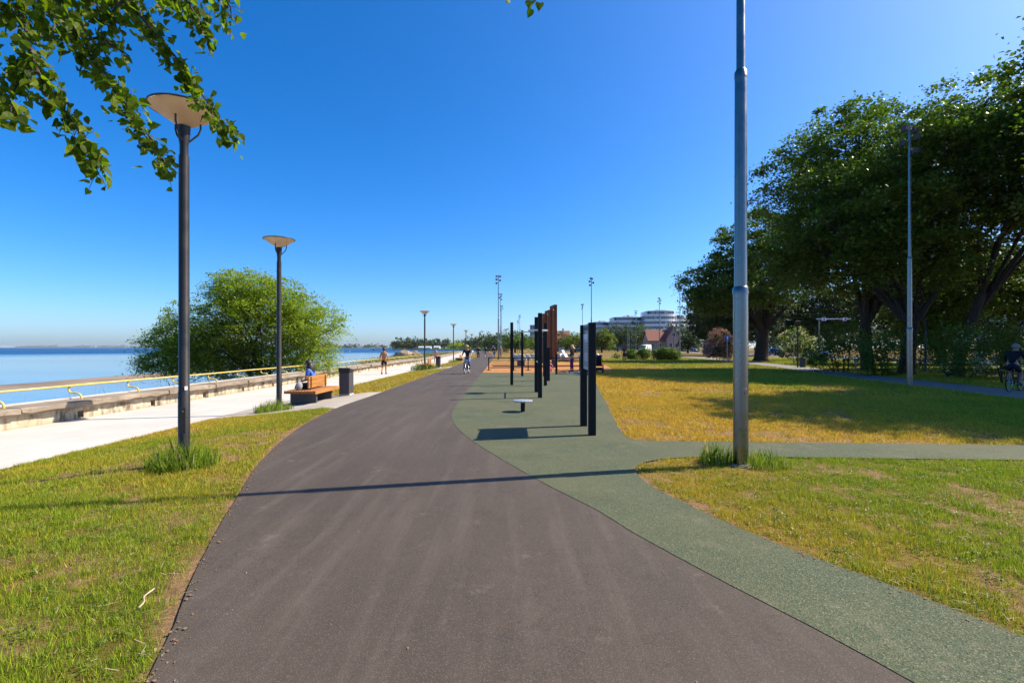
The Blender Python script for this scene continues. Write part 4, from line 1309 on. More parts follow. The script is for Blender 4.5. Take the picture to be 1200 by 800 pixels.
SLV = {'shirt': ['pel', 'spn', 'chs']}
def garment(P, kind, sleeve='short', infl=0.016):
    e = []; r_ = {k: v + infl for k, v in RAD.items()}
    Q = dict(P)
    if kind == 'top':
        e = [('pel', 'spn'), ('spn', 'chs')]
        nb = Vector(P['chs']).lerp(Vector(P['nek']), 0.72); Q['nb'] = tuple(nb); r_['nb'] = 0.068
        e.append(('chs', 'nb'))
        for s in 'lr':
            e.append(('chs', 'sho' + s))
            if sleeve == 'long':
                e += [('sho' + s, 'elb' + s)]
                c = Vector(P['elb' + s]).lerp(Vector(P['wri' + s]), 0.92); Q['cu' + s] = tuple(c); r_['cu' + s] = 0.042
                e.append(('elb' + s, 'cu' + s))
            elif sleeve == 'short':
                c = Vector(P['sho' + s]).lerp(Vector(P['elb' + s]), 0.62); Q['cu' + s] = tuple(c); r_['cu' + s] = 0.067
                e.append(('sho' + s, 'cu' + s))
    elif kind in ('trousers', 'shorts'):
        w = Vector(P['pel']).lerp(Vector(P['spn']), 0.45); Q['wst'] = tuple(w); r_['wst'] = 0.128
        e = [('wst', 'pel')]
        for s in 'lr':
            e.append(('pel', 'hip' + s))
            if kind == 'trousers':
                c = Vector(P['kne' + s]).lerp(Vector(P['ank' + s]), 0.93); Q['hm' + s] = tuple(c); r_['hm' + s] = 0.056
                e += [('hip' + s, 'kne' + s), ('kne' + s, 'hm' + s)]
            else:
                c = Vector(P['hip' + s]).lerp(Vector(P['kne' + s]), 0.72); Q['hm' + s] = tuple(c); r_['hm' + s] = 0.095
                e += [('hip' + s, 'hm' + s)]
    return Q, r_, e

def make_person(label, loc, rz, P, wear, hair, hair_len=0.0, skin=None, scale=1.0, cap=None):
    t = thing("person", label, "person", loc, rz)
    t.scale = (scale,) * 3
    skin = skin or M['skin']
    me = skin_mesh("body", P, RAD, BODY_EDGES, 1)
    bm = bmesh.new(); bm.from_mesh(me)
    mb = MB()
    for s, k in (('l', -1), ('r', 1)):
        add_fingers(mb, P['wri' + s], P['plm' + s], k)
    # nose, ears, eyes sockets on the head
    h = Vector(P['hed']); j = Vector(P['jaw']); up_ = (Vector(P['crn']) - j).normalized()
    fw_ = (j - Vector(P['nek'])); fw_ = fw_ - up_ * fw_.dot(up_)
    fw_ = fw_.normalized() if fw_.length > 1e-3 else Vector((0, 1, 0))
    sd = fw_.cross(up_).normalized()
    mb.tube([h + fw_ * 0.085 + up_ * 0.01, h + fw_ * 0.118 - up_ * 0.03, h + fw_ * 0.09 - up_ * 0.042], [0.008, 0.016, 0.012], 6)
    for k in (-1, 1):
        mb.blob(h + sd * 0.098 * k - up_ * 0.015, (0.014, 0.022, 0.032), 1, 0.1, 6, 4)
    b0 = len(bm.verts)
    vv = [bm.verts.new(p) for p in mb.v]
    for f in mb.f:
        try: bm.faces.new([vv[i] for i in f])
        except ValueError: pass
    bm.to_mesh(me); bm.free()
    body = link_mesh("body", me, skin, t, True)
    for part, mat, kind, sl in wear:
        Q, r_, e = garment(P, kind, sl, 0.014 if kind == 'top' else 0.017)
        link_mesh(part, skin_mesh(part, Q, r_, e, 1), mat, t, True)
    hm = MB()
    hm.blob(h - fw_ * 0.022 + up_ * 0.035, (0.112, 0.118, 0.105), 5, 0.06, 12, 8)
    if hair_len:
        hm.blob(h - fw_ * 0.115 - up_ * hair_len * 0.42, (0.135, 0.125, hair_len * 0.62), 8, 0.14, 14, 10)
    hm.build("hair", hair, t, True)
    e = MB()
    for k in (-1, 1):
        e.blob(h + fw_ * 0.092 + sd * 0.034 * k + up_ * 0.012, (0.012, 0.008, 0.007), 1, 0, 6, 4)
    e.build("eyes", M['trim_dark'], t)
    mth = MB(); mth.blob(h + fw_ * 0.088 - up_ * 0.068, (0.026, 0.008, 0.007), 1, 0, 6, 4); mth.build("mouth", M['c_rose'], t)
    if cap is not None:
        cm = MB(); cm.lathe([(0.122, 0.0), (0.12, 0.05), (0.09, 0.095), (0.03, 0.112)], 14, tuple(h - fw_ * 0.01 + up_ * 0.035))
        cm.box(h + fw_ * 0.15 + up_ * 0.045, (0.13, 0.11, 0.014)); cm.build("cap", cap, t, True)
    for s in 'lr':
        sm = MB(); a, b_ = Vector(P['ank' + s]), Vector(P['toe' + s])
        sm.tube([a - (b_ - a) * 0.25 - Vector((0, 0, 0.02)), a.lerp(b_, 0.3) - Vector((0, 0, .015)), b_ + (b_ - a) * 0.08], [0.047, 0.053, 0.034], 8)
        sm.build("shoe", M['shoe'], t, True)
    return t

def walk(st=0.3):
    return stand(kner=(.10, .16 * st / .3, .50), ankr=(.10, .20 * st / .3, .09), toer=(.115, .34 * st / .3, .06),
                 knel=(-.10, .02, .48), ankl=(-.10, -.24 * st / .3, .13), toel=(-.105, -.13 * st / .3, .045),
                 elbl=(-.26, .0, 1.14), wril=(-.29, .13, .93), plml=(-.29, .17, .87), elbr=(.27, -.09, 1.14), wrir=(.30, -.10, .90), plmr=(.30, -.09, .83))

# woman sitting on the bench, facing the sea (her forward is -X in the world)
sit = stand(pel=(0, -.02, .53), spn=(0, .0, .72), chs=(0, .04, .92), nek=(0, .09, 1.08), jaw=(0, .135, 1.145), hed=(0, .13, 1.215), crn=(0, .11, 1.27))
for s, k in (('l', -1), ('r', 1)):
    sit.update({'sho' + s: (k * .17, .04, .99), 'elb' + s: (k * .23, .10, .72), 'wri' + s: (k * .14, .31, .66), 'plm' + s: (k * .11, .38, .64),
                'hip' + s: (k * .10, .02, .53), 'kne' + s: (k * .12, .45, .52), 'ank' + s: (k * .12, .46, .10), 'toe' + s: (k * .13, .61, .05)})
make_person("person in bright blue top with long dark hair sitting on the nearest bench", (-6.46, 15.62, bz), R(90), sit,
            [("top", M['c_blue'], 'top', 'short'), ("trousers", M['c_black'], 'trousers', None)], M['hair_dark'], 0.42)
bagm = MB(); bagm.blob((0, 0, 0.14), (0.10, 0.12, 0.145), 4, 0.1, 12, 8)
bag = bagm.build("bag_body", M['c_grey'], None, True)
t = thing("bag", "small grey bag set on the nearest bench beside the sitting person", "bag", (-6.50, 14.78, bz + 0.43)); bag.parent = t
q = MB(); q.tube([(-0.08, 0, 0.28), (-0.05, 0, 0.42), (0.05, 0, 0.42), (0.08, 0, 0.28)], 0.012, 6); q.build("strap", M['c_black'], t, True)

make_person("bare backed man in black shorts walking away on the promenade", (-9.0, 34.0, PROM_Z), R(4), walk(0.26),
            [("shorts", M['c_black'], 'shorts', None)], M['hair_dark'], 0, M['skin_tan'], 1.06)
make_person("distant person in dark clothes walking along the left of the path", (-4.75, 68.0, 0.0), R(180), walk(0.3), [("top", M['c_black'], 'top', 'long'), ("trousers", M['c_black'], 'trousers', None)], M['hair_dark'])
make_person("distant person in dark top and khaki trousers on the path", (-3.9, 72.0, 0.0), 0, walk(0.34), [("top", M['c_navy'], 'top', 'long'), ("trousers", M['c_beige'], 'trousers', None)], M['hair_dark'])
make_person("distant dark figure beside the tall mast on the path", (-2.75, 76.0, 0.0), R(20), walk(0.3), [("top", M['c_black'], 'top', 'long'), ("trousers", M['c_jeans'], 'trousers', None)], M['hair_dark'])
make_person("distant figure in pale pink top right of the tall mast", (-1.85, 78.0, 0.0), R(-15), walk(0.2), [("top", M['c_rose'], 'top', 'short'), ("trousers", M['c_grey'], 'trousers', None)], M['hair_blond'])
make_person("distant person in rose clothes walking on the promenade behind the second bin", (-9.3, 59.0, PROM_Z), R(180), walk(0.25), [("top", M['c_rose'], 'top', 'short'), ("trousers", M['c_rose'], 'trousers', None)], M['hair_dark'])
make_person("woman with blond hair in black top and magenta leggings by the low fence", (4.0, 32.2, 0.0), R(65), stand(knel=(-.17, .03, .49), ankl=(-.22, .0, .08), toel=(-.25, .14, .035), wril=(-.17, .20, 1.02), plml=(-.11, .25, 1.05), elbl=(-.25, -.0, 1.12), wrir=(.19, .2, 1.03), plmr=(.13, .26, 1.05)),
            [("top", M['c_black'], 'top', 'long'), ("leggings", M['c_magenta'], 'trousers', None)], M['hair_blond'], 0.2)
crouch = stand(pel=(0, -.08, .26), spn=(0, -.02, .44), chs=(0, .08, .62), nek=(0, .15, .76), jaw=(0, .20, .82), hed=(0, .20, .89), crn=(0, .18, .94))
for s, k in (('l', -1), ('r', 1)):
    crouch.update({'sho' + s: (k * .15, .09, .68), 'elb' + s: (k * .22, .22, .48), 'wri' + s: (k * .14, .38, .33), 'plm' + s: (k * .12, .44, .29),
                   'hip' + s: (k * .10, -.06, .25), 'kne' + s: (k * .16, .26, .44), 'ank' + s: (k * .13, .08, .08), 'toe' + s: (k * .15, .24, .04)})
make_person("small child in pink crouching at the foot of the low post", (2.42, 31.6, 0.0), R(-40), crouch, [("top", M['c_pink'], 'top', 'long'), ("trousers", M['c_pink'], 'trousers', None)], M['hair_blond'], 0, None, 0.75)
make_person("person in maroon top and dark trousers standing far out on the lawn", (13.2, 57.0, -0.01), R(160), walk(0.12), [("top", M['c_red'], 'top', 'short'), ("trousers", M['c_black'], 'trousers', None)], M['hair_dark'])

# bicycles: wheels in the YZ plane, riding towards +Y
def make_bike(label, loc, rz, mat):
    t = thing("bicycle", label, "bicycle", loc, rz)
    for yy_ in (-0.52, 0.54):
        w = MB()
        ring = [(0, yy_ + 0.335 * math.cos(a), 0.352 + 0.335 * math.sin(a)) for a in np.linspace(0, 2 * math.pi, 33)]
        w.tube(ring, 0.019, 8, False); wo_ = w.build("wheel", M['tyre'], t, True)
        r_ = MB(); r_.tube([(0, yy_ + 0.312 * math.cos(a), 0.352 + 0.312 * math.sin(a)) for a in np.linspace(0, 2 * math.pi, 33)], 0.011, 6, False)
        r_.build("rim", M['chrome'], wo_, True)
        s_ = MB()
        for k in range(16):
            a = 2 * math.pi * k / 16; s_.tube([(0.02 * (-1) ** k, yy_, 0.352), (0, yy_ + 0.31 * math.cos(a), 0.352 + 0.31 * math.sin(a))], 0.0018, 4)
        s_.tube([(-0.05, yy_, 0.352), (0.05, yy_, 0.352)], 0.022, 8); s_.build("spokes", M['chrome'], wo_)
    f = MB(); bb = (0, -0.09, 0.29); st_ = (0, -0.22, 0.76); hd = (0, 0.37, 0.80); hl = (0, 0.40, 0.66)
    for a, b_, r_ in ((bb, st_, .018), (st_, hd, .018), (bb, hl, .02), (hd, hl, .021)): f.tube([a, b_], r_, 8)
    for k in (-.06, .06):
        f.tube([(k * .4, -.09, .29), (k, -.52, .352)], .011, 6); f.tube([(k * .3, -.21, .74), (k, -.52, .352)], .010, 6); f.tube([(k * .5, .395, .68), (k, .54, .352)], .012, 6)
    f.build("frame", mat, t, True)
    q = MB(); q.tube([hd, (0, .34, .93), (0, .37, 1.0)], .014, 6); q.tube([(-.30, .24, 1.02), (-.2, .34, 1.01), (0, .37, 1.0), (.2, .34, 1.01), (.30, .24, 1.02)], .013, 6); q.build("handlebar", M['black_metal'], t, True)
    q = MB(); q.tube([st_, (0, -.25, .90)], .013, 6); q.blob((0, -.27, .93), (.085, .14, .035), 2, .1, 10, 6); q.build("saddle", M['black_metal'], t, True)
    q = MB(); q.tube([(-.17, -.09, .29), (.17, -.09, .29)], .012, 6)
    for k in (-1, 1): q.box((k * .13, -.09 + .16 * k, .29 - .05 * k), (.09, .06, .02)); q.tube([(k * .09, -.09, .29), (k * .10, -.09 + .16 * k, .29 - .05 * k)], .011, 6)
    q.build("pedals", M['chrome'], t)
    return t
ride = stand(pel=(0, -.26, .98), spn=(0, -.20, 1.15), chs=(0, -.06, 1.34), nek=(0, .05, 1.48), jaw=(0, .10, 1.545), hed=(0, .11, 1.615), crn=(0, .10, 1.67))
for s, k in (('l', -1), ('r', 1)):
    ride.update({'sho' + s: (k * .18, -.03, 1.40), 'elb' + s: (k * .27, .06, 1.18), 'wri' + s: (k * .28, .22, 1.05), 'plm' + s: (k * .28, .27, 1.04),
                 'hip' + s: (k * .10, -.24, .93), 'kne' + s: (k * .13, .12 + .04 * k, .66 - .04 * k), 'ank' + s: (k * .13, -.14 + .15 * k, .34 - .05 * k), 'toe' + s: (k * .14, .0 + .15 * k, .30 - .05 * k)})
def rider(lbp, lbb, loc, rz, wear, hair, mat, cap=None, scale=1.0):
    make_bike(lbb, loc, rz, mat)
    return make_person(lbp, loc, rz, ride, wear, hair, 0, None, scale, cap)
rider("cyclist in navy top and blue jeans riding towards the camera on the path", "dark bicycle ridden along the middle of the asphalt path", (-2.75, 29.6, 0.0), R(172),
      [("top", M['c_navy'], 'top', 'short'), ("jeans", M['c_jeans'], 'trousers', None)], M['hair_blond'], M['black_metal'], M['c_beige'])
rider("grey haired cyclist in black jacket riding in the shade at the right edge", "dark bicycle in the shade at the right edge on the park path", (18.4, 17.7, 0.0), R(-62),
      [("jacket", M['c_black'], 'top', 'long'), ("shorts", M['c_navy'], 'shorts', None)], M['hair_grey'], M['black_metal'])

# pushchair
t = thing("pushchair", "dark folding pushchair parked on the lawn right of the sign board", "pushchair", (5.45, 30.3, -0.01), R(-20))
for x, y_ in ((-.26, -.35), (.26, -.35), (-.2, .38), (.2, .38)):
    w = MB(); w.tube([(x, y_ + .12 * math.cos(a), .135 + .12 * math.sin(a)) for a in np.linspace(0, 2 * math.pi, 17)], .02, 6, False); w.tube([(x - .02, y_, .135), (x + .02, y_, .135)], .05, 8); w.build("wheel", M['tyre'], t, True)
q = MB()
for k in (-.25, .25):
    q.tube([(k, .38, .14), (k, .0, .55), (k, -.45, 1.0), (k, -.55, 1.03)], .014, 6); q.tube([(k, -.35, .14), (k, .05, .55)], .014, 6)
q.tube([(-.25, -.55, 1.03), (.25, -.55, 1.03)], .018, 6); q.tube([(-.25, .2, .33), (.25, .2, .33)], .012, 6); q.build("frame", M['black_metal'], t, True)
q = MB(); q.prism([(-.28, .45), (.28, .42), (.30, .50), (-.18, .54), (-.42, .98), (-.50, .95)], 'x', -.22, .22); q.build("seat", M['c_black'], t, bevel=0.02)
q = MB()
hp = [(-.22 + .42 * math.cos(a) * -1 * .9 + .02, .80 + .34 * math.sin(a)) for a in np.linspace(R(10), R(115), 9)]
q.prism(hp + [(p[0] * .93, p[1] - .03) for p in hp[::-1]], 'x', -.23, .23); q.build("hood", M['c_black'], t)
q = MB(); q.box((0, 0, .28), (.4, .45, .14), taper=1.15); q.build("basket", M['c_black'], t)
# bags and mat by the woman
q = MB(); q.blob((0, 0, .2), (.26, .2, .26), 6, .15, 12, 8); o = q.build("rucksack", M['c_black'], None, True); o.location = (4.95, 30.9, 0.0); tag(o, "black rucksack lying left of the sign board's foot near the fence", "rucksack")
q = MB()
n = 12; vs = []; fs = []
for i in range(n + 1):
    for k, w in enumerate((-.4, 0, .4)):
        vs.append((i * .12 - .7, w + .03 * math.sin(i), .02 + .02 * math.sin(i * 1.7 + k)))
for i in range(n):
    for k in range(2): fs.append((i * 3 + k, i * 3 + k + 1, i * 3 + k + 4, i * 3 + k + 3))
q.add(vs, fs); o = q.build("blanket", M['c_white']); o.location = (4.15, 30.75, 0.006); tag(o, "crumpled white blanket lying on the rubber by the woman", "blanket")

# ------------------------------------------------------------------ trees on the right
make_tree("park_tree", "broad dark tree with thick dividing trunk behind the nearest mast", (29.3, 57.0, -0.02),
          [(-4.5, 0, 9.5, 4.6, 5, 3.4), (0, 0, 13.2, 6.2, 6, 4.6), (5, 1, 11, 5.5, 5, 4.2), (-2.5, -2, 8.0, 6, 4, 2.2), (-6, 0, 7.0, 2.6, 3, 1.4)], 59150, 0.285, M['leaf_tree'], 101, 0.72, 3.6, (0.3, 0), 0.89, 120, limbs=9, twigs=80)
make_tree("park_tree", "large dark tree behind and left of the mast at the park path", (25.4, 34.5, -0.02),
          [(-4.6, 0, 13.2, 3.4, 4.2, 3.2), (-1, 0, 14.8, 5.6, 5.5, 4.1), (4, 1, 13.6, 5, 5, 4.2), (0, 0, 11, 5.5, 5, 3), (0, -1, 8.4, 6.5, 5, 3.2), (-5.6, -1, 7.6, 2.6, 3, 1.8)], 91000, 0.208, M['leaf_tree'], 102, 0.42, 3.4, (-0.2, 0), 0.79, 120, limbs=10, twigs=110)
make_tree("park_tree", "tall dark tree right behind the mast beside the park path", (23.6, 29.0, -0.02),
          [(1.5, 0, 13.2, 5.4, 5, 4.0), (-3, 0, 9.6, 4.2, 4.5, 3.2), (4.5, 0, 10.5, 4.5, 4.5, 3.2), (0, 0, 7.2, 4.5, 4, 2.4)], 81900, 0.190, M['leaf_tree'], 103, 0.40, 3.2, (0.4, 0), 0.73, 120, limbs=9, twigs=100)
make_tree("park_tree", "leaning dark tree at the right with a branch against the sky", (24.8, 27.2, -0.02),
          [(6.0, 0, 12.8, 5.2, 4.5, 3.8), (9.0, 1, 9.8, 3.6, 4, 2.4), (3.0, -1, 13.6, 3.6, 4, 2.2)], 59150, 0.190, M['leaf_tree'], 104, 0.27, 4.6, (1.6, 0), 0.73, 120, limbs=8, twigs=80)
make_tree("park_tree", "near tree whose branch tips enter at the upper right corner", (23.6, 15.4, -0.02),
          [(-3.4, -0.6, 11.0, 3.8, 4.2, 2.0), (1, 0, 12.5, 5.6, 5, 3.2), (0, -3.4, 10.0, 5.0, 3.2, 2.4), (0.5, 3.0, 10.4, 3.5, 2.6, 2.2)], 68250, 0.178, M['leaf_tree'], 105, 0.42, 4.6, (0, 0), 0.69, 120, limbs=9, twigs=80)
make_tree("park_tree", "lower dense tree filling the right edge behind the cyclist", (35.5, 34.5, -0.02),
          [(0, 0, 6.4, 6.5, 5, 2.9), (-5, 0, 4.6, 3.6, 4, 2.3), (4, 0, 5.5, 5, 4, 2.8)], 68250, 0.201, M['leaf_tree'], 106, 0.36, 2.2, (0, 0), 0.73, 120, limbs=8, twigs=60)
make_tree("park_tree", "dark tree filling the gap low behind the two right trunks", (41.0, 46.0, -0.02),
          [(0, 0, 7.6, 6.0, 5, 4.2), (-5, 0, 5.2, 4.5, 4, 2.8), (5, 0, 6.0, 4.5, 4, 3.0)], 50050, 0.249, M['leaf_dark'], 107, 0.4, 2.4, (0, 0), 0.84, 120, limbs=8, twigs=60)
make_tree("park_tree", "dark tree standing between the lilac and the far street", (43.5, 92.0, -0.02),
          [(-3, 0, 8.6, 5.2, 5, 4.2), (3, 0, 10.0, 6, 5, 5.0), (0, 0, 6, 6.5, 5, 3)], 29575, 0.427, M['leaf_dark'], 108, 0.45, 3.0, (0, 0), 1.1, 40, limbs=7, twigs=50)
make_tree("park_tree", "dark green tree right of the red roofed house", (45.0, 112.0, -0.02),
          [(0, 0, 8.0, 4.6, 5, 5.2), (3, 0, 6.5, 4.5, 4, 4)], 20475, 0.498, M['leaf_dark'], 109, 0.35, 2.4, (0, 0), 1.1, 40, limbs=6, twigs=40)
make_tree("park_tree", "dark tree over the street behind the low trimmed hedge", (63.0, 96.0, -0.02),
          [(0, 0, 9.0, 7.5, 6, 5.2), (-6, 0, 7.0, 5, 5, 4)], 29575, 0.452, M['leaf_dark'], 110, 0.45, 3.0, (0, 0), 1.1, 40, limbs=7, twigs=50)
make_tree("park_tree", "dark roadside tree far behind the park lamp", (60.0, 62.0, -0.02),
          [(0, 0, 8.0, 7.5, 6, 5.0), (-6, 0, 6.0, 5, 5, 4), (6, 0, 6.6, 5, 5, 4)], 34125, 0.379, M['leaf_dark'], 111, 0.45, 3.0, (0, 0), 1.0, 40, limbs=7, twigs=50)
make_tree("park_tree", "unseen tree added past the right edge to shade the park path", (30.0, 19.0, -0.02),
          [(0, 0, 11.0, 5.6, 5, 3.6), (-3, 1, 9.0, 4.0, 4, 2.4)], 52000, 0.212, M['leaf_tree'], 112, 0.42, 4.2, (0, 0), 0.73, 120, limbs=8, twigs=50)  # out of view, added for the shadow its crown casts over the park path
# shrubs under and before them
make_shrub("lilac_bush", "rounded bush covered in pale pink blossom left of the nearest mast", (26.2, 61.0, 0), [(0, 0, 2.2, 1.7, 1.5, 1.7), (1.0, 0, 1.6, 1.3, 1.3, 1.4), (-1.0, .2, 1.5, 1.1, 1.1, 1.2)], 5200, 0.16, M['leaf_bush'], 201, None, M['flower_pink'], 7000, 0.16)
make_shrub("flowering_shrub", "pale flowering shrub right of the thick divided trunk", (35.4, 60.0, 0), [(0, 0, 2.4, 2.1, 1.5, 1.9), (1.3, 0, 1.6, 1.5, 1.3, 1.4), (-1.4, .2, 1.4, 1.3, 1.1, 1.2)], 5500, 0.16, M['leaf_bush'], 202, None, M['flower_white'], 1500, 0.11)
make_shrub("flowering_shrub", "sparse white flowering shrub beside the cyclist at the right edge", (22.3, 21.6, 0), [(0, 0, 1.5, 1.5, 1.0, 1.2), (1.4, 0, 1.2, 1.2, 1.0, 1.0), (-1.6, .2, 1.2, 1.3, 1.0, 1.0), (-0.4, 0, 2.2, 1.0, .8, .7)], 6500, 0.085, M['leaf_bush'], 203, None, M['flower_white'], 900, 0.06, 0.32)
make_shrub("shrub", "dark shrub under the trees just left of the path mast", (21.4, 27.5, 0), [(0, 0, 1.4, 1.3, 1.1, 1.4), (-.9, 0, .9, .9, .9, .9)], 4500, 0.11, M['leaf_tree'], 204)
make_shrub("shrub", "dark shrub under the trees just right of the path mast", (23.2, 25.2, 0), [(0, 0, 1.5, 1.5, 1.2, 1.5), (1.2, 0, 1.1, 1.1, .9, 1.1)], 5000, 0.11, M['leaf_tree'], 205)
make_shrub("shrub", "dark shrub behind the small blue post under the trees", (21.6, 31.5, 0), [(0, 0, 1.8, 1.7, 1.2, 1.8), (-1.4, 0, 1.1, 1.1, 1, 1.1)], 5500, 0.12, M['leaf_tree'], 206)
make_shrub("shrub", "leafy shrub low behind the dark lamp post and bin", (30.5, 36.5, 0), [(0, 0, 2.0, 2.4, 1.5, 2.0), (2.2, 0, 1.4, 1.6, 1.2, 1.4)], 7000, 0.13, M['leaf_bush'], 207)
make_shrub("shrub", "tall leafy shrub at the far right behind the cyclist", (27.6, 24.2, 0), [(0, 0, 1.7, 1.9, 1.3, 1.6), (-2.2, 0, 1.3, 1.4, 1.2, 1.2), (2, 0, 1.9, 1.6, 1.2, 1.7)], 8500, 0.10, M['leaf_bush'], 208)
make_shrub("shrub", "biggest round bush of the three on the lawn before the house", (19.7, 62.0, 0), [(0, 0, .85, 1.5, 1.1, .85), (1.0, 0, .6, .9, .9, .7), (-.9, 0, .7, .8, .9, .7)], 9000, 0.15, M['leaf_tree'], 209, "round bushes on the lawn")
make_shrub("shrub", "middle round bush on the lawn near the white van", (17.6, 64.5, 0), [(0, 0, .75, .8, .9, .75)], 3200, 0.15, M['leaf_tree'], 210, "round bushes on the lawn")
make_shrub("shrub", "left round bush on the lawn in front of the white van", (16.3, 66.0, 0), [(0, 0, .65, .9, .9, .7)], 3200, 0.15, M['leaf_tree'], 211, "round bushes on the lawn")
make_shrub("shrub", "tiny low bush on the lawn right of the standing person", (15.3, 71.0, 0), [(0, 0, .35, .6, .6, .4)], 500, 0.14, M['leaf_bush'], 212, "round bushes on the lawn")
make_shrub("hedge", "low trimmed hedge on the grass right of the dark bin", (29.7, 48.0, 0), [(-1.0, 0, .5, .7, .5, .5), (0, 0, .52, .7, .5, .5), (1.0, 0, .5, .7, .5, .5)], 3000, 0.10, M['leaf_bush'], 213, None, None, 0, .1, .2, 'hedge')

# ------------------------------------------------------------------ willow on the shore, reeds
make_tree("shore_willow", "broad round willow standing on the shore behind the handrail", (-15.6, 29.5, -1.1),
          [(0.6, 0, 4.7, 3.3, 3, 2.6), (-2.6, 0, 3.7, 3.0, 3, 2.4), (3.0, 0, 3.9, 2.3, 2.6, 2.1), (-4.8, 0, 2.5, 2.0, 2.4, 1.6), (-0.6, 0, 6.0, 2.3, 2.4, 1.6), (2.0, .4, 2.0, 3.0, 2.4, 1.4), (-2.4, .2, 1.9, 3.0, 2.4, 1.5), (-6.0, 0, 1.7, 1.0, 1.4, .8)],
          110000, 0.145, M['leaf_willow'], 120, 0.13, 1.2, (0.2, 0), 0.46, 48, limbs=6, twigs=150, stems=5, droop=0.3, aspect=0.42)
def reeds(name, label, pts, h, seed, n=60, spread=1.0, w=0.012):
    rg = np.random.default_rng(seed)
    base = np.array(pts)[rg.integers(0, len(pts), n)] + rg.normal(size=(n, 3)) * np.array([spread, spread, 0.03])
    hh = h * (0.5 + 0.7 * rg.random(n)); la = rg.random(n) * 6.28; ld = hh * 0.35 * rg.random(n)
    z = np.zeros(n); wa = rg.random(n) * 6.28
    sd = np.stack([np.cos(wa) * w, np.sin(wa) * w, z], 1)
    pt = base + np.stack([np.cos(la) * ld, np.sin(la) * ld, hh], 1)
    pm = base + np.stack([np.cos(la) * ld * .3, np.sin(la) * ld * .3, hh * .6], 1)
    v = np.stack([base - sd, base + sd, pm + sd, pt, pm - sd], 1).reshape(-1, 3)
    tint = np.repeat(rg.random(n), 5); c = np.stack([tint, tint, tint, np.ones_like(tint)], 1)
    o = link_mesh(name, np_mesh(name, v, np.arange(n * 5, dtype=np.int32), 5, c), M['reed'])
    tag(o, label, 'reeds', None, 'stuff')
rg_ = np.random.default_rng(5)
reeds("reeds", "thin sparse reeds growing along the shore behind the sea wall", [(-12.9 - rg_.random() * 1.2, y_, -0.85) for y_ in np.arange(10, 34, 0.7)], 1.15, 31, 190, 0.25, 0.007)
reeds("shore_plants", "speckled reeds and plants covering the distant beach", [(np.interp(y_, be[:, 1], be[:, 0]) * q + (-13.0 + np.interp(y_, dp, bend(dp))) * (1 - q), y_, -0.85 - 0.8 * q ** 1.4) for y_ in np.arange(36, 230, 1.5) for q in np.linspace(0.05, 0.9, 7)], 0.7, 32, 9000, 1.6, 0.035)

# ------------------------------------------------------------------ distant shores
def wood_mass(name, label, centres, hgt, rad, leaf, per_tree, mat, seed, base=0.0):
    """a far wood that reads as one mass"""
    rg = np.random.default_rng(seed)
    V = []; C_ = []; n0 = 0
    for (x, y_) in centres:
        H = hgt * (0.7 + 0.5 * rg.random()); r_ = rad * (0.75 + 0.5 * rg.random())
        L = [(x, y_, base + H * .58, r_, r_, H * .42), (x + r_ * .5, y_, base + H * .42, r_ * .8, r_ * .8, H * .36), (x - r_ * .5, y_, base + H * .38, r_ * .8, r_ * .8, H * .36)]
        P, _ = foliage_points(L, per_tree, rg, 14, r_ * .30, 4.0)
        P[:, 2] = np.maximum(P[:, 2], base)
        v, f, c = leaf_cloud(P, leaf, rg, .75, .5, 0)
        c[:, :3] = np.clip(c[:, :3] + rg.normal(0, .16), 0, 1)
        V.append(v); C_.append(c)
    V = np.concatenate(V); C_ = np.concatenate(C_)
    o = link_mesh(name, np_mesh(name, V, np.arange(len(V), dtype=np.int32), 4, C_), mat)
    tag(o, label, 'woods', None, 'stuff')
    return o
rgw = np.random.default_rng(77)
# land under the headland and the bay behind
def land(name, outline, z0, z1, mat):
    q = MB(); n = len(outline)
    cx = sum(p[0] for p in outline) / n; cy = sum(p[1] for p in outline) / n
    vs = [(p[0], p[1], z0) for p in outline] + [(cx + (p[0] - cx) * .985, cy + (p[1] - cy) * .985, z1) for p in outline]
    fs = [(k, (k + 1) % n, n + (k + 1) % n, n + k) for k in range(n)] + [tuple(range(n, 2 * n))]
    q.add(vs, fs); o = q.build(name, mat); o['kind'] = 'structure'; return o
M['far_grass'] = pmat("far_meadow", (0.115, 0.135, 0.035), 0.95, 0, .3, .02, 0, 60, .1, True)
land("headland", [(-165, 660), (-60, 560), (-15, 420), (60, 420), (400, 700), (400, 1100), (-150, 1050), (-190, 760)], SEA - .5, SEA + 1.6, M['far_grass'])
land("far_shore", [(-1050, 2450), (-600, 2380), (-330, 2300), (-250, 2350), (-250, 2700), (-1050, 2800)], SEA - .5, SEA + 1.5, M['far_grass'])
land("far_coast", [(-9800, 8200), (-7000, 8600), (-4500, 8900), (-2400, 9100), (-2300, 9600), (-9800, 9400)], SEA - .5, SEA + 3, M['far_grass'])
cs = [(x, 700 + rgw.uniform(-20, 60) - abs(x + 60) * .1) for x in np.arange(-175, -118, 7)] + [(x, 790 + rgw.uniform(-20, 30)) for x in np.arange(-172, 60, 6.5)]
wood_mass("headland_wood", "dark wooded headland across the bay behind the walking man", cs, 16.5, 8, 2.2, 420, M['leaf_dark'], 301, SEA + 1.2)
cs = [(x, 640 + rgw.uniform(-25, 25)) for x in np.arange(-78, 10, 6)]
wood_mass("shore_wood", "lighter green trees along the far shore behind the lamp row", cs, 9.0, 7, 1.7, 420, M['leaf_willow'], 302, SEA + 1.4)
cs = [(x, 330 + rgw.uniform(-20, 30) + abs(x) * .3) for x in np.arange(-30, 62, 5.0)]
wood_mass("park_wood", "dark tree belt behind the exercise area far off", cs, 13, 6, 1.1, 620, M['leaf_dark'], 303, -0.1)
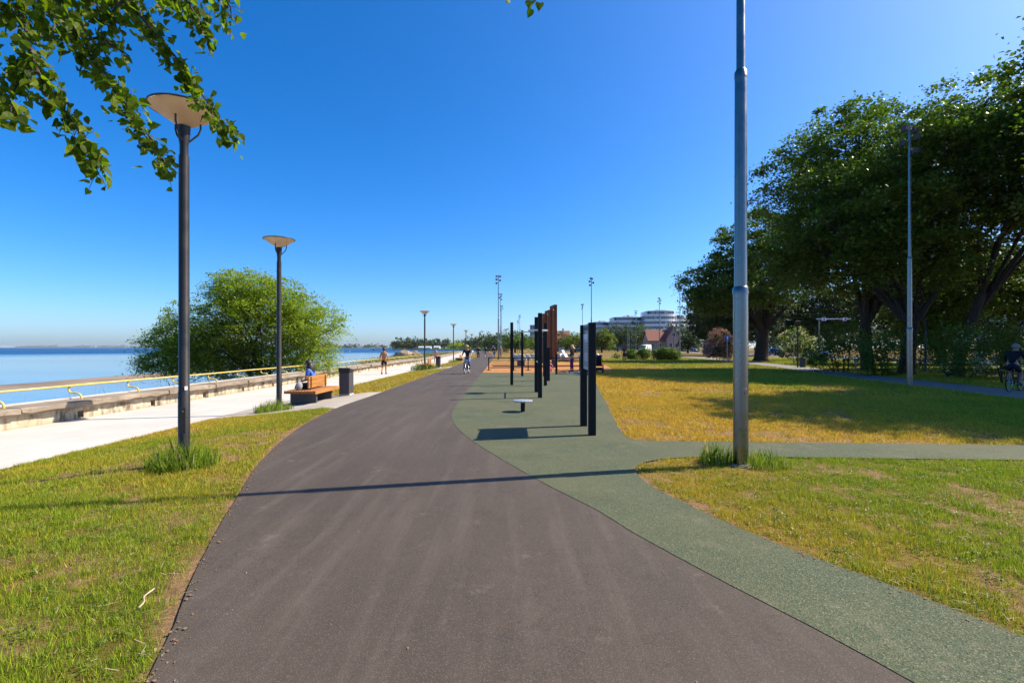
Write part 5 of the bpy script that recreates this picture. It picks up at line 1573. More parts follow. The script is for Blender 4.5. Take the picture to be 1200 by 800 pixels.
cs = [(x, 2480 + rgw.uniform(-40, 40)) for x in np.arange(-1040, -255, 17)]
wood_mass("bay_wood", "low blue green wooded coast across the bay", cs, 21, 16, 6.5, 70, M['leaf_dark'], 304, SEA + 1)
cs = [(x, 9000 + x * -.05 + rgw.uniform(-60, 60)) for x in np.arange(-9700, -2350, 90)]
wood_mass("coast_wood", "thin dark strip of coast on the sea horizon at left", cs, 30, 75, 30, 60, M['leaf_dark'], 305, SEA + 2)
cs = [(x, 210 + rgw.uniform(-12, 30)) for x in np.arange(66, 330, 8)] + [(x, 160 + rgw.uniform(-8, 8)) for x in np.arange(78, 240, 8)]
wood_mass("street_wood", "dark mass of trees beyond the street behind the park", cs, 14, 7, 1.0, 560, M['leaf_dark'], 306, -0.1)
cs = [(x, 300 + rgw.uniform(-12, 40)) for x in np.arange(44, 96, 6)]
wood_mass("apartment_wood", "dark trees at the foot of the white apartment blocks", cs, 13, 6, 1.1, 420, M['leaf_tree'], 307, -0.1)
# single trees of the middle distance
def far_tree(lb, x, y_, H, r_, mat, seed, leaf=.5, n=4200, droop=.1):
    return make_tree("tree", lb, (x, y_, -0.05), [(0, 0, H * .6, r_, r_, H * .38), (r_ * .5, 0, H * .42, r_ * .8, r_ * .8, H * .34), (-r_ * .55, 0, H * .4, r_ * .75, r_ * .8, H * .34)], n, leaf, mat, seed, .3, H * .22, (0, 0), r_ * .2, 30, group="single trees beyond the lawn", limbs=6, twigs=30, droop=droop)
far_tree("pale green weeping willow left of the sign board beyond the lawn", 21.8, 165, 6.8, 4.6, M['leaf_light'], 401, .42, 6500, .8)
far_tree("pale green weeping willow right of the sign board beyond the lawn", 27.8, 150, 8.0, 3.5, M['leaf_light'], 402, .42, 6500, .8)
far_tree("dark tree in front of the white apartment blocks left half", 41.5, 190, 12.5, 5.6, M['leaf_dark'], 403, .45, 6000)
far_tree("second dark tree in front of the white apartment blocks", 48.0, 196, 13, 5.6, M['leaf_dark'], 404, .45, 6000)
far_tree("olive green tree close behind the floodlight mast near the van", 55.0, 205, 11.5, 5.0, M['leaf_tree'], 405, .45, 5000)
far_tree("green tree behind the path mast cluster left of the black posts", 1.0, 150, 7.5, 4.8, M['leaf_tree'], 406, .4, 4500)
far_tree("round light green tree behind the black pull-up posts", 9.0, 145, 6.6, 3.6, M['leaf_willow'], 407, .36, 4200)
far_tree("dark green tree far behind the low fence's left end", -4.0, 165, 7.0, 5.0, M['leaf_dark'], 408, .4, 4500)
far_tree("small dark tree left of the red roof behind the portals", 17.5, 185, 8.2, 4.5, M['leaf_dark'], 409, .42, 4000)
far_tree("small dark tree half covering the right end of the pink house", 50.6, 139, 7.4, 2.6, M['leaf_dark'], 411, .4, 3600)
far_tree("dark tree between the willow and the apartment blocks", 36.0, 215, 8.5, 4.5, M['leaf_dark'], 410, .5, 4500)

# ------------------------------------------------------------------ buildings
def bow_outline(x0, x1, depth, bow, n=12, inset=0.0):
    w = x1 - x0; pts = []
    for k in range(n + 1):
        u = k / n
        pts.append((x0 + inset + (w - 2 * inset) * u, -bow * math.sin(math.pi * u) ** 0.8 + inset))
    return pts + [(x1 - inset, depth), (x0 + inset, depth)]
def slab_mb(mb, ol, z0, z1):
    n = len(ol)
    vs = [(p[0], p[1], z0) for p in ol] + [(p[0], p[1], z1) for p in ol]
    mb.add(vs, [tuple(range(n - 1, -1, -1)), tuple(range(n, 2 * n))] + [(k, (k + 1) % n, n + (k + 1) % n, n + k) for k in range(n)])
def apartment(label, x, y, w, floors, fh, depth, bow, seed, rz=0.0, step=0):
    t = thing("apartment_block", label, "apartment block", (x, y, -0.05), rz, "white terraced apartment blocks behind the trees")
    rr_ = random.Random(seed)
    core = MB()
    for f in range(floors):
        s = step * max(0, f - floors + 2)
        slab_mb(core, bow_outline(-w / 2 + 1.2 + s, w / 2 - 1.2, depth - 1, bow, 12, 0.2), f * fh, (f + 1) * fh - 0.25)
    core.build("wall", M['grey_facade'], t)
    proto_w = None
    for f in range(floors):
        s = step * max(0, f - floors + 2)
        q = MB(); slab_mb(q, bow_outline(-w / 2 + s, w / 2, depth, bow, 12), (f + 1) * fh - 0.25, (f + 1) * fh)
        if f < floors - 1:
            ol = bow_outline(-w / 2 + s, w / 2, depth, bow, 12)[:13]
            for (a, b_) in zip(ol[:-1], ol[1:]):
                L = math.hypot(b_[0] - a[0], b_[1] - a[1])
                q.box(((a[0] + b_[0]) / 2, (a[1] + b_[1]) / 2 + .08, (f + 1) * fh + .45), (L, .1, .9), math.atan2(b_[1] - a[1], b_[0] - a[0]))
        q.build("balcony", M['slab'], t)
        ol = bow_outline(-w / 2 + 1.2 + s, w / 2 - 1.2, depth - 1, bow, 12, 0.2)[:13]
        for k, (a, b_) in enumerate(zip(ol[:-1], ol[1:])):
            if rr_.random() < .18: continue
            L = math.hypot(b_[0] - a[0], b_[1] - a[1])
            wm = MB(); wm.box((0, 0, 0), (L * .84, .12, fh * .66))
            o = wm.build("window", M['glass'], t)
            o.location = ((a[0] + b_[0]) / 2, (a[1] + b_[1]) / 2 - .03, f * fh + fh * .43); o.rotation_euler = (0, 0, math.atan2(b_[1] - a[1], b_[0] - a[0]))
    for sd in (-1, 1):
        q = MB(); q.box((sd * (w / 2 - .35) + (step if sd < 0 else 0), depth * .5, floors * fh * .5), (.3, depth * .9, floors * fh - .6)); q.build("side_wall", M['white_paint'], t)
    q = MB(); q.box((w * .15, depth * .5, floors * fh + .6), (w * .28, depth * .4, 1.3)); q.build("roof_room", M['white_paint'], t)
    return t
apartment("leftmost and lowest white terraced apartment block", 56.0, 305, 13, 6, 2.95, 14, 2.0, 1, 0, 2.0)
apartment("middle wide white apartment block with long balconies", 69.0, 292, 20, 7, 2.85, 16, 2.2, 2, 0, 2.5)
apartment("tallest white apartment block with curved glazed front", 85.5, 280, 17.5, 8, 2.85, 16, 2.8, 3, 0, 1.5)
apartment("narrow white apartment block at the right end, half behind trees", 98.5, 286, 8.0, 7, 2.9, 14, 1.2, 4)
apartment("small pale green topped block behind the right trees' edge", 108.5, 300, 9, 6, 3.1, 14, 1.0, 5)

def windows_row(t, xs, z, y, w, h, mat=None):
    for x in xs:
        q = MB(); q.box((0, 0, 0), (w, .08, h)); o = q.build("window", M['glass'], t); o.location = (x, y, z)
        fr = MB(); fr.box((0, -.02, h / 2 + .05), (w + .16, .09, .08)); fr.box((0, -.03, -h / 2 - .05), (w + .2, .12, .07)); fr.box((-w / 2 - .04, -.02, 0), (.08, .09, h)); fr.box((w / 2 + .04, -.02, 0), (.08, .09, h)); fr.box((0, -.045, 0), (.05, .03, h))
        fr.build("frame", M['trim_white'], o)
def gable_house(label, loc, w, d, wall_h, ridge_h, wallm, roofm, rz=0, wing=None, cat="house"):
    t = thing("house", label, cat, loc, rz)
    q = MB(); q.box((0, d / 2, wall_h / 2), (w, d, wall_h)); q.prism([(0, wall_h), (d, wall_h), (d / 2, ridge_h)], 'x', -w / 2, w / 2); q.build("wall", wallm, t)
    rm = MB(); e = .45; sl_ = (ridge_h - wall_h) / (d / 2)
    for sgn in (0, 1):
        y0, y1 = (-e, d / 2) if sgn == 0 else (d + e, d / 2)
        z0, z1 = wall_h - e * sl_ + .06, ridge_h + .06
        rm.prism([(y0, z0), (y1, z1), (y1, z1 + .18), (y0, z0 + .18)], 'x', -w / 2 - .4, w / 2 + .4)
    rf = rm.build("roof", roofm, t)
    q = MB(); q.box((w * .25, d * .5, ridge_h + .5), (.7, .7, 1.5)); q.build("chimney", wallm, rf)
    windows_row(t, np.arange(-w / 2 + 1.3, w / 2 - .6, 2.1), wall_h * .55, -.03, .95, 1.35)
    q = MB(); q.box((-w / 2 + .6, -.04, 1.05), (.9, .1, 2.1)); dr = q.build("door", M['trim_dark'], t)
    q = MB(); q.box((-w / 2 + .9, -.11, 1.05), (.05, .04, .16)); q.build("handle", M['chrome'], dr)
    if wing:
        x, ww, wd, wh, wr = wing
        q = MB(); q.box((x, -wd / 2 + .1, wh / 2), (ww, wd, wh)); q.prism([(x - ww / 2, wh), (x + ww / 2, wh), (x, wr)], 'y', -wd + .1, d * .5); q.build("wing_wall", wallm, t)
        rm = MB(); sl2 = (wr - wh) / (ww / 2)
        for sgn in (-1, 1):
            rm.prism([(x + sgn * (ww / 2 + .4), wh - .4 * sl2 + .05), (x, wr + .05), (x, wr + .24), (x + sgn * (ww / 2 + .4), wh - .4 * sl2 + .24)], 'y', -wd - .3, d * .5)
        rm.build("wing_roof", roofm, t)
        windows_row(t, [x - ww * .22, x + ww * .22], wh * .5, -wd + .06, .9, 1.3); windows_row(t, [x], wh + (wr - wh) * .3, -wd + .06, .9, 1.1)
    return t
gable_house("old pink house with red tiled gable roofs behind the masts", (47.0, 150, -0.05), 9.2, 6.5, 3.9, 7.0, M['brick_pink'], M['roof_red'], 0, (2.6, 4.2, 1.6, 4.6, 7.8))
gable_house("small house with orange red roof right of the rusty portals", (19.8, 205, -0.05), 9.0, 8, 5.2, 8.6, M['white_paint'], M['roof_red'])
t = thing("glass_tower", "blue glazed tower block seen between the black exercise posts", "tower block", (15.6, 350, -0.05))
q = MB(); q.box((0, 5, 8.8), (4.6, 10, 17.6)); q.build("wall", M['grey_facade'], t)
for f in range(5):
    for k in range(3):
        q = MB(); q.box((-1.5 + k * 1.5, -.03, 2.4 + f * 3.4), (1.3, .1, 2.6)); q.build("window", M['glass'], t)
q = MB(); q.box((0, 5, 17.8), (5.0, 10.4, .4)); q.build("roof", M['slab'], t)

# ------------------------------------------------------------------ vehicles
def make_car(label, loc, rz, paint, van=False, cat="car"):
    t = thing("parked_car" if not van else "white_van", label, cat, loc, rz)
    if van:
        L, W, H = 5.4, 2.0, 2.45
        prof = [(-2.7, .35), (2.62, .35), (2.7, .75), (2.55, 1.12), (1.85, 1.3), (1.25, 2.15), (.9, 2.42), (-2.6, 2.45), (-2.7, 2.3)]
        side = [[(1.7, 1.32), (1.2, 2.05), (.5, 2.05), (.5, 1.32)]]
        wsp = ((1.86, 1.33), (1.24, 2.12)); wx = (1.75, -1.75); wr_ = .36; zl = .85
    else:
        L, W, H = 4.4, 1.78, 1.47
        prof = [(-2.15, .28), (2.15, .28), (2.2, .55), (2.12, .78), (1.2, .93), (.5, 1.36), (.1, 1.45), (-.9, 1.46), (-1.5, 1.33), (-2.0, .98), (-2.2, .9), (-2.22, .5)]
        side = [[(1.0, .96), (.45, 1.33), (-.25, 1.38), (-.25, .96)], [(-.33, .96), (-.33, 1.38), (-.95, 1.38), (-1.6, 1.02), (-1.6, .96)]]
        wsp = ((1.18, .96), (.5, 1.36)); wx = (1.35, -1.3); wr_ = .32; zl = .68
    bm = bmesh.new()
    n = len(prof)
    rows = []
    zmid = max(p[1] for p in prof)
    for s, k in ((-1, 1.0), (1, 1.0)):
        for (x_, z_) in prof:
            inw = 0.0 if z_ < (1.25 if van else .95) else ((z_ - (1.25 if van else .95)) * (.14 if van else .42))
            rows.append(bm.verts.new((x_, s * (W / 2 - inw), z_)))
    bm.faces.new(rows[:n]); bm.faces.new(rows[n:][::-1])
    for k in range(n):
        bm.faces.new((rows[k], rows[(k + 1) % n], rows[n + (k + 1) % n], rows[n + k]))
    bmesh.ops.recalc_face_normals(bm, faces=bm.faces)
    bmesh.ops.bevel(bm, geom=[e for e in bm.edges if e.calc_face_angle(0) > .35], offset=.06, segments=2, affect='EDGES', clamp_overlap=True)
    me = bpy.data.meshes.new("body"); bm.to_mesh(me); bm.free(); link_mesh("body", me, paint, t, True)
    zb = 1.25 if van else .95; kk = .14 if van else .42
    for s in (-1, 1):
        for w in side:
            q = MB(); q.add([(x_, s * (W / 2 - max(0, z_ - zb) * kk + .004), z_) for x_, z_ in w], [tuple(range(len(w)))]); q.build("side_window", M['glass'], t)
        q = MB(); q.box((wsp[0][0] - .25, s * (W / 2 + .09), wsp[0][1] + .08), (.1, .16, .12)); q.build("mirror", paint, t, bevel=.02)
    (xa, za), (xb, zb2) = wsp
    q = MB(); q.add([(xa - .03, -W / 2 + .16, za + .03), (xa - .03, W / 2 - .16, za + .03), (xb + .03, W / 2 - .3, zb2 - .02), (xb + .03, -W / 2 + .3, zb2 - .02)], [(0, 1, 2, 3)])
    for i in range(4): q.v[i] = (q.v[i][0] + .05, q.v[i][1], q.v[i][2] + .02)
    q.build("windscreen", M['glass'], t)
    if not van:
        q = MB(); q.add([(-1.58, -.6, 1.33), (-1.58, .6, 1.33), (-2.04, .68, 1.02), (-2.04, -.68, 1.02)], [(0, 1, 2, 3)]); q.build("rear_window", M['glass'], t)
    for x_ in wx:
        for s in (-1, 1):
            q = MB()
            q.tube([(x_, s * (W / 2 - .22), wr_), (x_, s * (W / 2 + .01), wr_)], wr_, 18); wl = q.build("wheel", M['tyre'], t, True)
            q = MB(); q.tube([(x_, s * (W / 2 + .0), wr_), (x_, s * (W / 2 + .02), wr_)], wr_ * .6, 14); q.build("rim", M['chrome'], wl, True)
    fx = max(p[0] for p in prof); rx = min(p[0] for p in prof)
    for s in (-1, 1):
        q = MB(); q.box((fx - .05, s * (W / 2 - .3), zl), (.12, .34, .14)); q.build("headlight", M['headlight'], t, bevel=.02)
        q = MB(); q.box((rx + .04, s * (W / 2 - .22), zl + .08), (.1, .22, .2)); q.build("tail_light", M['taillight'], t, bevel=.02)
    q = MB(); q.box((fx - .0, 0, zl - .18), (.06, W * .55, .12)); q.build("grille", M['trim_dark'], t)
    return t
P_dark = car_paint("dark_blue_paint", (0.012, 0.016, 0.028)); P_sil = car_paint("silver_paint", (0.42, 0.45, 0.49), .5); P_wht = car_paint("white_van_paint", (0.72, 0.73, 0.75), 0); P_blk = car_paint("black_paint", (0.008, 0.008, 0.01))
def on_road(y_, off): 
    x = float(np.interp(y_, ROAD_C[:, 1], ROAD_C[:, 0])); x2 = float(np.interp(y_ + 1, ROAD_C[:, 1], ROAD_C[:, 0]))
    return (x + off, y_, 0.0), math.atan2(1.0, x2 - x)
l_, a = on_road(86, 1.7); make_car("silver car on the street right of the trimmed hedge", l_, a, P_sil)
l_, a = on_road(93, 1.7); make_car("grey blue car on the street behind the trimmed hedge", l_, a, car_paint("grey_blue_paint", (0.08, 0.11, 0.15), .4))
l_, a = on_road(97, -1.8); make_car("black car on the street left of the trimmed hedge", l_, a + math.pi, P_blk)
l_, a = on_road(165, -1.8); make_car("small dark car driving on the street behind the round bushes", l_, a + math.pi, P_dark)
l_, a = on_road(47, 1.7); make_car("white car glimpsed through the flowering shrub near the right edge", l_, a, P_wht)
make_car("white delivery van parked in front of the pink house", (38.6, 140.0, 0.0), R(-125), P_wht, True, "van")
make_car("dark car parked under the pale willow left of the sign board", (20.8, 148.0, 0.0), R(15), P_dark)

# ------------------------------------------------------------------ street furniture of the background
def signal_mast(label, loc, h, arm, direction, boxes, lamp=False):
    t = thing("traffic_signal_mast", label, "signal mast", loc, 0, "signal masts over the street")
    q = MB(); q.tube([(0, 0, -.1), (0, 0, h + .15)], [.14, .10], 10); q.build("mast", M['galv'], t, True)
    q = MB(); q.box((direction * arm / 2 - direction * .4, 0, h), (arm, .16, .18)); q.build("arm", M['white_paint'], t)
    for u in boxes:
        q = MB(); q.box((direction * arm * u, -.12, h - .05), (.75, .12, .55)); bx_ = q.build("sign_plate", M['sign_white'], t)
        q = MB(); q.box((direction * arm * u, -.19, h - .05), (.22, .02, .36)); q.build("symbol", M['sign_blue'], bx_)
    if lamp:
        q = MB(); q.tube([(direction * arm * .82, 0, h), (direction * arm * .82, 0, h + .9), (direction * arm * .75, 0, h + 1.1), (direction * arm * .6, 0, h + 1.05)], .05, 6); q.build("camera_arm", M['galv'], t, True)
    return t
signal_mast("pale signal gantry with long arm above the street right of the nearest mast", (53.9, 85.0, 0), 6.6, 8.2, 1, (.1, .55), True)
signal_mast("second signal gantry arm with white plates behind the first", (61.0, 104.0, 0), 6.1, 7.6, -1, (.3, .55, .85))
signal_mast("signal mast with arm left of the pink lilac bush", (57.6, 150.0, 0), 7.6, 11, 1, (.45,))
def sign_post(label, x, y_, h, kind):
    t = thing("sign_post", label, "sign post", (x, y_, -0.02))
    q = MB(); q.tube([(0, 0, -.1), (0, 0, h)], .035, 8); q.build("post", M['galv'], t, True)
    if kind == 'round':
        q = MB(); q.tube([(0, -.04, h - .33), (0, -.06, h - .33)], .32, 24); p_ = q.build("plate", M['sign_blue'], t)
        q = MB(); q.box((0, -.065, h - .36), (.07, .01, .34)); q.add([(-.14, -.068, h - .28), (.14, -.068, h - .28), (0, -.068, h - .12)], [(0, 1, 2)]); q.build("symbol", M['sign_white'], p_)
    elif kind == 'square':
        k_ = .24 if h < 1.5 else .6
        q = MB(); q.box((0, -.05, h - k_ / 2), (k_, .03, k_)); p_ = q.build("plate", M['sign_blue'], t)
        q = MB(); q.box((0, -.07, h - k_ / 2), (k_ / 2.4, .01, k_ / 2)); q.build("symbol", M['sign_white'], p_)
    else:
        q = MB(); q.box((0, 0, h + .08), (.26, .2, .3)); q.build("box", M['galv'], t, bevel=.01)
    return t
sign_post("blue round arrow sign on a grey post before the pink lilac", 20.9, 47.0, 2.85, 'round')
sign_post("grey post with small box left of the dark lamp post", 26.2, 45.0, 2.6, 'box')
sign_post("small low blue post sign under the trees by the park path", 21.3, 30.0, .95, 'square')
sign_post("blue sign on the signal mast's post far by the street", 57.3, 148.0, 3.6, 'square')
sign_post("blue sign board beside the distant path under the far trees", -4.6, 118.0, 2.2, 'square')
for i, (x, y_, h, lb) in enumerate(((47.4, 142, 9.0, "plain grey pole right of the red roofed house"), (41.5, 150, 7.5, "thin pale pole before the pink house's left wall"), (36.3, 150, 6.0, "thin pale pole left of the white van"), (27.0, 150, 7.5, "thin pale pole before the right weeping willow"))):
    t = thing("street_pole", lb, "pole", (x, y_, -0.02), 0, "thin poles along the far street")
    q = MB(); q.tube([(0, 0, -.1), (0, 0, h)], [.13, .08], 8); q.build("pole", M['galv'], t, True)
    q = MB(); q.tube([(0, 0, h), (.5, 0, h + .2), (1.0, 0, h + .2)], .05, 6); q.box((1.2, 0, h + .18), (.5, .2, .1)); q.build("lamp_head", M['galv'], t)
t = thing("lamp_post", "dark slim lamp post with bin at its foot by the park path", "lamp post", (23.2, 39.3, -0.02))
q = MB(); q.tube([(0, 0, -.1), (0, 0, 3.6)], [.06, .045], 10); q.build("pole", M['lamp_metal'], t, True)
q = MB(); q.lathe([(.05, 3.58), (.22, 3.66), (.24, 3.74), (.05, 3.8)], 16); q.build("lamp_head", M['lamp_metal'], t, True)
t = thing("litter_bin", "dark bin standing by the slim lamp post at the park path", "litter bin", (23.55, 39.2, -0.02))
q = MB(); q.lathe([(.2, -.03), (.23, .1), (.25, .72)], 14); q.build("body", M['trim_dark'], t, True)
q = MB(); q.lathe([(.27, .72), (.27, .78), (.12, .86)], 14); q.build("lid", M['black_metal'], t, True)

# ------------------------------------------------------------------ bay: rocks, pier, monument, buildings on the far shore
for i, (x, y_, r_, lb) in enumerate(((-37.4, 168, (2.9, 2.4, 2.2), "largest tan boulder standing in the shallows"), (-34.6, 171, (2.6, 2.0, 1.7), "tan boulder just right of the largest one in the shallows"), (-39.6, 169, (1.9, 1.6, 1.2), "dark low boulder at the left end of the boulder group"))):
    q = MB(); q.blob((0, 0, .15), r_, 60 + i, .22, 14, 9); o = q.build("boulder", M['rock'] if i < 2 else M['trim_dark'], None, False); o.location = (x, y_, SEA); tag(o, lb, "boulder", "boulders in the shallows")
t = thing("pier", "long dark pier crossing the bay behind the boulders", "pier", (-75, 560, SEA))
q = MB(); q.box((0, 0, .9), (178, 4, .5)); q.build("deck", M['trim_dark'], t)
for k in range(15):
    q = MB(); q.box((-85 + k * 12, 0, .2), (1.2, 3.4, 1.6)); q.build("pile", M['trim_dark'], t)
t = thing("monument", "slim grey monument column on the wooded headland", "monument", (-146, 730, SEA + 1.5))
q = MB(); q.box((0, 0, 1.0), (5, 5, 2)); q.build("base", M['grey_facade'], t)
q = MB(); q.box((0, 0, 9.5), (2.2, 2.2, 15.5), taper=.6); q.build("column", M['grey_facade'], t)
q = MB(); q.blob((0, 0, 17.8), (.8, .8, 1.4), 3, .1, 8, 6); q.build("figure", M['trim_dark'], t)
for i, (x, y_, w, h, lb) in enumerate(((-120, 668, 17, 1.6, "long white building on the grass of the headland"), (-104, 672, 8, 2.0, "white building right of the long one on the headland"), (-388, 2290, 26, 9, "white low building on the far bay shore behind the walker"), (-372, 2290, 10, 14, "white narrow building on the far bay shore"))):
    t = thing("far_building", lb, "building", (x, y_, SEA + 1.4))
    q = MB(); q.box((0, 0, h / 2), (w, 8, h)); q.build("wall", M['white_paint'], t)
    q = MB(); q.prism([(-4.6, h), (4.6, h), (0, h + 2.0)], 'x', -w / 2 - .3, w / 2 + .3); q.build("roof", M['grey_facade'], t)
    for k in range(int(w / 3)):
        q = MB(); q.box((-w / 2 + 1.8 + k * 3, -4.03, h * .5), (1.4, .1, h * .3)); q.build("window", M['glass'], t)

# ------------------------------------------------------------------ linden overhead, left
lt = thing("linden_tree", "linden tree beyond the left edge whose leafy branches hang into the sky", "tree", (-6.1, 1.6, g(-6.1) - 0.02))
LT = Vector(lt.location)
q = MB(); q.tube([(0, 0, -.2), (.02, 0, .4), (.05, .05, 2.2), (.1, .05, 4.4)], [.26, .20, .17, .15], 12)
q.tube([(.08, .05, 4.0), (.9, .5, 5.2), (1.8, 1.2, 5.6), (2.9, 1.9, 5.1)], [.11, .08, .055, .03], 8)
q.tube([(.1, .05, 4.3), (-.4, -.4, 6.0), (-.9, -.9, 8.2)], [.12, .09, .03], 8); q.tube([(.1, .05, 4.3), (.6, -.9, 6.0), (1.2, -1.9, 7.8)], [.11, .08, .03], 8); q.tube([(.1, .05, 4.2), (-1.5, .5, 5.6), (-2.8, .8, 7.0)], [.11, .08, .03], 8)
limb = [Vector((1.8, 1.2, 5.6)) + LT, Vector((2.9, 1.9, 5.1)) + LT, Vector((.9, .5, 5.2)) + LT]
q.build("trunk", M['bark'], lt, True)
rgl = np.random.default_rng(90)
BR = [  # pixel paths of the hanging branches, depth, leaf spacing in px
    ([(58, -40), (69, 0), (84, 30), (97, 55), (118, 78), (138, 105), (152, 130), (172, 155), (188, 178), (196, 196)], 3.55, 1.0, .5),
    ([(16, -40), (26, 10), (36, 58), (45, 85), (62, 112), (82, 140), (102, 168), (116, 205)], 3.3, .9, 3.2),
    ([(120, -45), (150, 0), (180, 38), (205, 66), (228, 98), (250, 130), (266, 152), (279, 164)], 3.8, 1.05, 1.2),
    ([(185, -40), (215, -5), (232, 22), (246, 52)], 3.7, .8, .6),
    ([(235, -40), (258, -8), (270, 8), (272, 24)], 3.75, .55, .3),
    ([(-60, 110), (-10, 98), (22, 82), (36, 60)], 3.3, .5, 0),
    ([(-50, -10), (-10, 6), (18, 20), (36, 14)], 3.35, .7, 0),
    ([(-40, 118), (0, 112), (12, 122), (14, 138)], 3.25, 1.0, 0),
    ([(95, 48), (118, 44), (146, 62), (152, 66)], 3.6, .45, .4),
    ([(145, 0), (120, 28), (112, 40)], 3.65, .6, .3),
    ([(40, -40), (52, -4), (64, 22), (62, 48)], 3.45, .55, .4),
    ([(80, -40), (100, -10), (122, 14), (140, 26)], 3.7, .9, .3),
    ([(160, -40), (184, -16), (205, 0), (222, 8)], 3.85, 1.0, .3),
    ([(30, 62), (24, 90), (14, 112)], 3.3, .8, .3),
    ([(640, -70), (622, -35), (613, -2)], 3.0, .2, 0)]
leafP = []
for path, dep, dens, j in BR:
    tw = MB()
    pts = [px(x, y_, dep + 0.12 * math.sin(x * .05 + y_ * .03)) for x, y_ in path]
    n = len(pts)
    tw.tube([p - LT for p in pts], [0.013 - 0.010 * k / (n - 1) for k in range(n)], 6)
    if path[0][1] < 0 and path[0][1] > -70 and path[0][0] > -20 :
        a_ = min(limb, key=lambda w_: (w_ - pts[0]).length)
        tw.tube([a_ - LT, a_.lerp(pts[0], .55) + Vector((0, 0, .25)) - LT, pts[0] - LT], [.02, .016, .011], 6)
    for k in range(n - 1):
        L = math.hypot(path[k + 1][0] - path[k][0], path[k + 1][1] - path[k][1])
        m_ = max(1, int(L * 1.5 * dens))
        for i in range(m_):
            u = (i + rgl.random()) / m_
            c = pts[k].lerp(pts[k + 1], u)
            thick = .046 if (path[k][1] > 20) else .065
            off = Vector(rgl.normal(size=3)) * thick; off.z -= .03
            leafP.append((c + off, c))
            if i % 4 == 0: tw.tube([c - LT, c + off * .45 + Vector((0, 0, .012)) - LT, c + off - LT], [.0024, .0019, .0014], 4)
    tw.build("branch", M['twig'], lt, True)
def linden_leaf(name):
    ol = [(0, 0), (.16, -.10), (.36, -.06), (.48, .14), (.47, .38), (.36, .62), (.18, .84), (0, 1.08)]
    pts = ol + [(-x, y_) for x, y_ in ol[::-1][1:-1]]
    vs = [(0, .42, -.03)] + [(x, y_, .26 * abs(x) - .35 * max(0, y_ - .45) ** 2 + .02 * math.sin(7 * x + 5 * y_)) for x, y_ in pts]
    n = len(pts)
    fs = [(0, 1 + k, 1 + (k + 1) % n) for k in range(n)]
    return vs, fs
lv, lf = linden_leaf("leaf")
lv = [Vector(p) for p in lv]
leaf_meshes = []
for k in range(5):
    me = bpy.data.meshes.new("leaf"); s = (.80, .9, 1.0, 1.05, .95)[k]
    me.from_pydata([(p.x * (1 + .06 * (k - 2)), p.y * s, p.z * (1 + .4 * (k - 2))) for p in lv], [], lf)
    a_ = me.attributes.new("tint", 'FLOAT_COLOR', 'POINT'); v_ = (.2, .4, .55, .75, .95)[k]
    a_.data.foreach_set("color", np.tile(np.array([v_, v_, v_, 1.0], dtype=np.float32), len(lv)))
    me.materials.append(M['leaf_linden']); leaf_meshes.append(me)
def leaf_matrix(p, tw_):
    dirv = Vector(rgl.normal(size=3)) * .55 + Vector((.12, 0, -.75))
    dirv.normalize()
    nv = Vector(rgl.normal(size=3)) * .8 + Vector((.35, -.15, .8)); nv = (nv - dirv * nv.dot(dirv)).normalized()
    xv = dirv.cross(nv)
    s = .052 * (0.5 + .95 * rgl.random())
    return Matrix(((xv.x * s, dirv.x * s, nv.x * s, p.x), (xv.y * s, dirv.y * s, nv.y * s, p.y), (xv.z * s, dirv.z * s, nv.z * s, p.z), (0, 0, 0, 1)))
order = rgl.permutation(len(leafP))
vis = [i for i in order if leafP[i][0].z < CAMH + leafP[i][0].y * 407 / FPX + .05 and leafP[i][0].x > -leafP[i][0].y * 1.06]
visset = set(vis[:300])
RV = []; RF = []; RC = []
for i in order:
    p, c = leafP[i]
    Mx = leaf_matrix(p - LT, c)
    if i in visset:
        o = bpy.data.objects.new("leaf", leaf_meshes[int(rgl.integers(0, 5))]); COL.objects.link(o); o.parent = lt; o.matrix_local = Mx
    else:
        b0 = len(RV); tint = float(np.clip(rgl.normal(.5, .25), 0, 1))
        RV += [tuple(Mx @ v_) for v_ in lv]; RF += [tuple(k + b0 for k in f) for f in lf]; RC += [(tint, tint, tint, 1)] * len(lv)
me = bpy.data.meshes.new("small_leaves"); me.from_pydata(RV, [], RF)
a_ = me.attributes.new("tint", 'FLOAT_COLOR', 'POINT'); a_.data.foreach_set("color", np.array(RC, dtype=np.float32).ravel())
o = link_mesh("small_leaves", me, M['leaf_linden'], lt); o['kind'] = 'stuff'
P, C_ = foliage_points([(-.6, -.8, 7.6, 3.2, 2.6, 2.0), (.8, -1.6, 7.2, 2.6, 2.2, 1.7), (-2.4, .4, 7.0, 2.2, 2.0, 1.5)], 9000, rgl, 30, .5)
v, f, c = leaf_cloud(P, .10, rgl, .85, .4, .3)
o = link_mesh("crown", np_mesh("crown", v, f, 4, c), M['leaf_linden'], lt); o['kind'] = 'stuff'

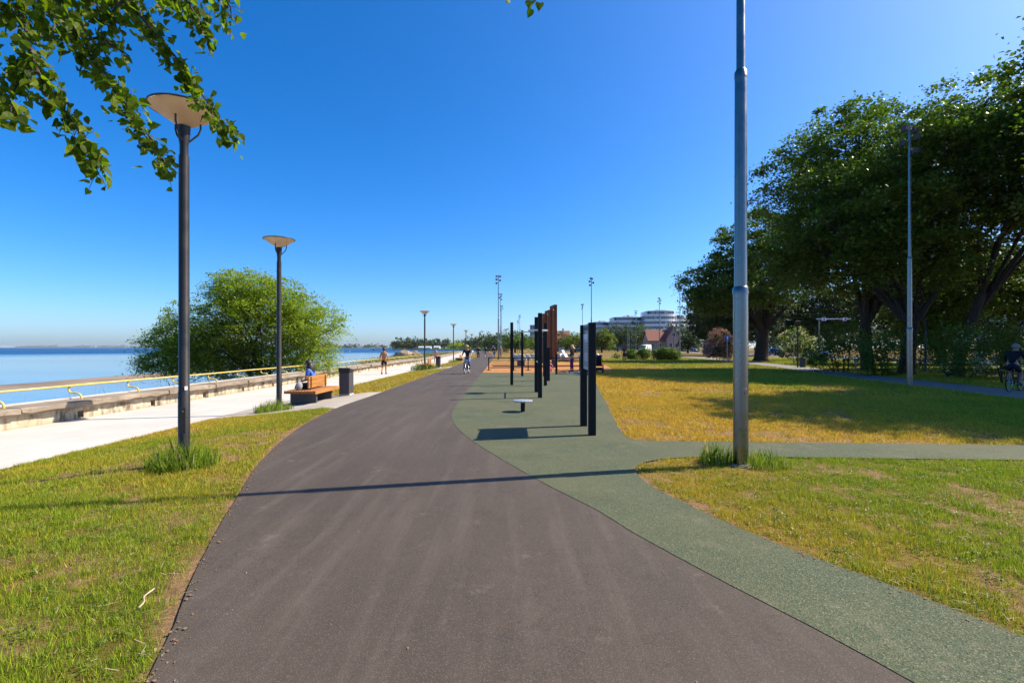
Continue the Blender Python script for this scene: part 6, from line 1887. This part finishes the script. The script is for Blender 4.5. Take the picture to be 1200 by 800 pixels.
# small things lying about: a dry twig in the verge, pale pebbles on the asphalt
tp_ = smooth_curve([(0, -.12), (.012, -.05), (-.004, .03), (.03, .13)], .02)
q = MB(); q.tube([(p[0], p[1], .02) for p in tp_], [.0045] * (len(tp_) - 1) + [.002], 6); o = q.build("dry_twig", pmat("dry_wood", (.42, .36, .27), .9), None, True); o.location = (-2.32, 3.05, g(-2.3) + .0); o.rotation_euler = (0, 0, R(25)); tag(o, "short bleached twig lying in the grass at the lower left", "twig")
rgs = np.random.default_rng(15); q = MB()
for k in range(170):
    y_ = 1.9 + 9 * rgs.random() ** 1.6; x = XL(y_) + (XR(y_) - XL(y_)) * (rgs.random() if rgs.random() < .5 else rgs.random() ** 3)
    s = .0015 + .0045 * rgs.random() ** 3
    q.blob((x, y_, s * .5), (s, s * (1 + rgs.random()), s * .7), k, .2, 5, 3)
o = q.build("grit", M['cap'], None); tag(o, "tiny pale grit and crumbs scattered over the asphalt path", "grit", None, "stuff")

q = MB()
for k in range(900):
    if rgs.random() < .6:
        y_ = 1.2 + 11 * rgs.random() ** 1.5; x = float(XL(y_)) + abs(rgs.normal(0, .05))
    else:
        p_ = GRI[int(rgs.integers(0, len(GRI)))]; x, y_ = float(p_[0]) - abs(rgs.normal(0, .04)), float(p_[1]) + rgs.normal(0, .1)
    s_ = .002 + .006 * rgs.random() ** 3
    q.blob((x, y_, .004 + s_ * .4), (s_ * (1 + rgs.random()), s_ * (1 + rgs.random()), s_ * .6), k, .2, 5, 3)
o = q.build("soil_crumbs", pmat("crumbled_soil", (.20, .12, .065), .95, 0, .4, 60), None); tag(o, "brown soil crumbs spilling from the turf over the path edges", "soil", None, "stuff")

# ------------------------------------------------------------------ the air over the bay
hz = MB(); hz.box((-3000, 7500, 15.0), (36000, 24000, 35.6))
hm_ = bpy.data.materials.new("haze"); hm_.use_nodes = True
ht = hm_.node_tree; ht.nodes.clear()
hv = ht.nodes.new("ShaderNodeVolumePrincipled"); hv.inputs["Color"].default_value = (0.93, 0.96, 1.0, 1); hv.inputs["Density"].default_value = 0.00004
hv.inputs["Anisotropy"].default_value = 0.2
ho = ht.nodes.new("ShaderNodeOutputMaterial"); ht.links.new(hv.outputs[0], ho.inputs["Volume"])
o = hz.build("haze", hm_); tag(o, "thin pale haze in the air over bay and park", "haze", None, "stuff")
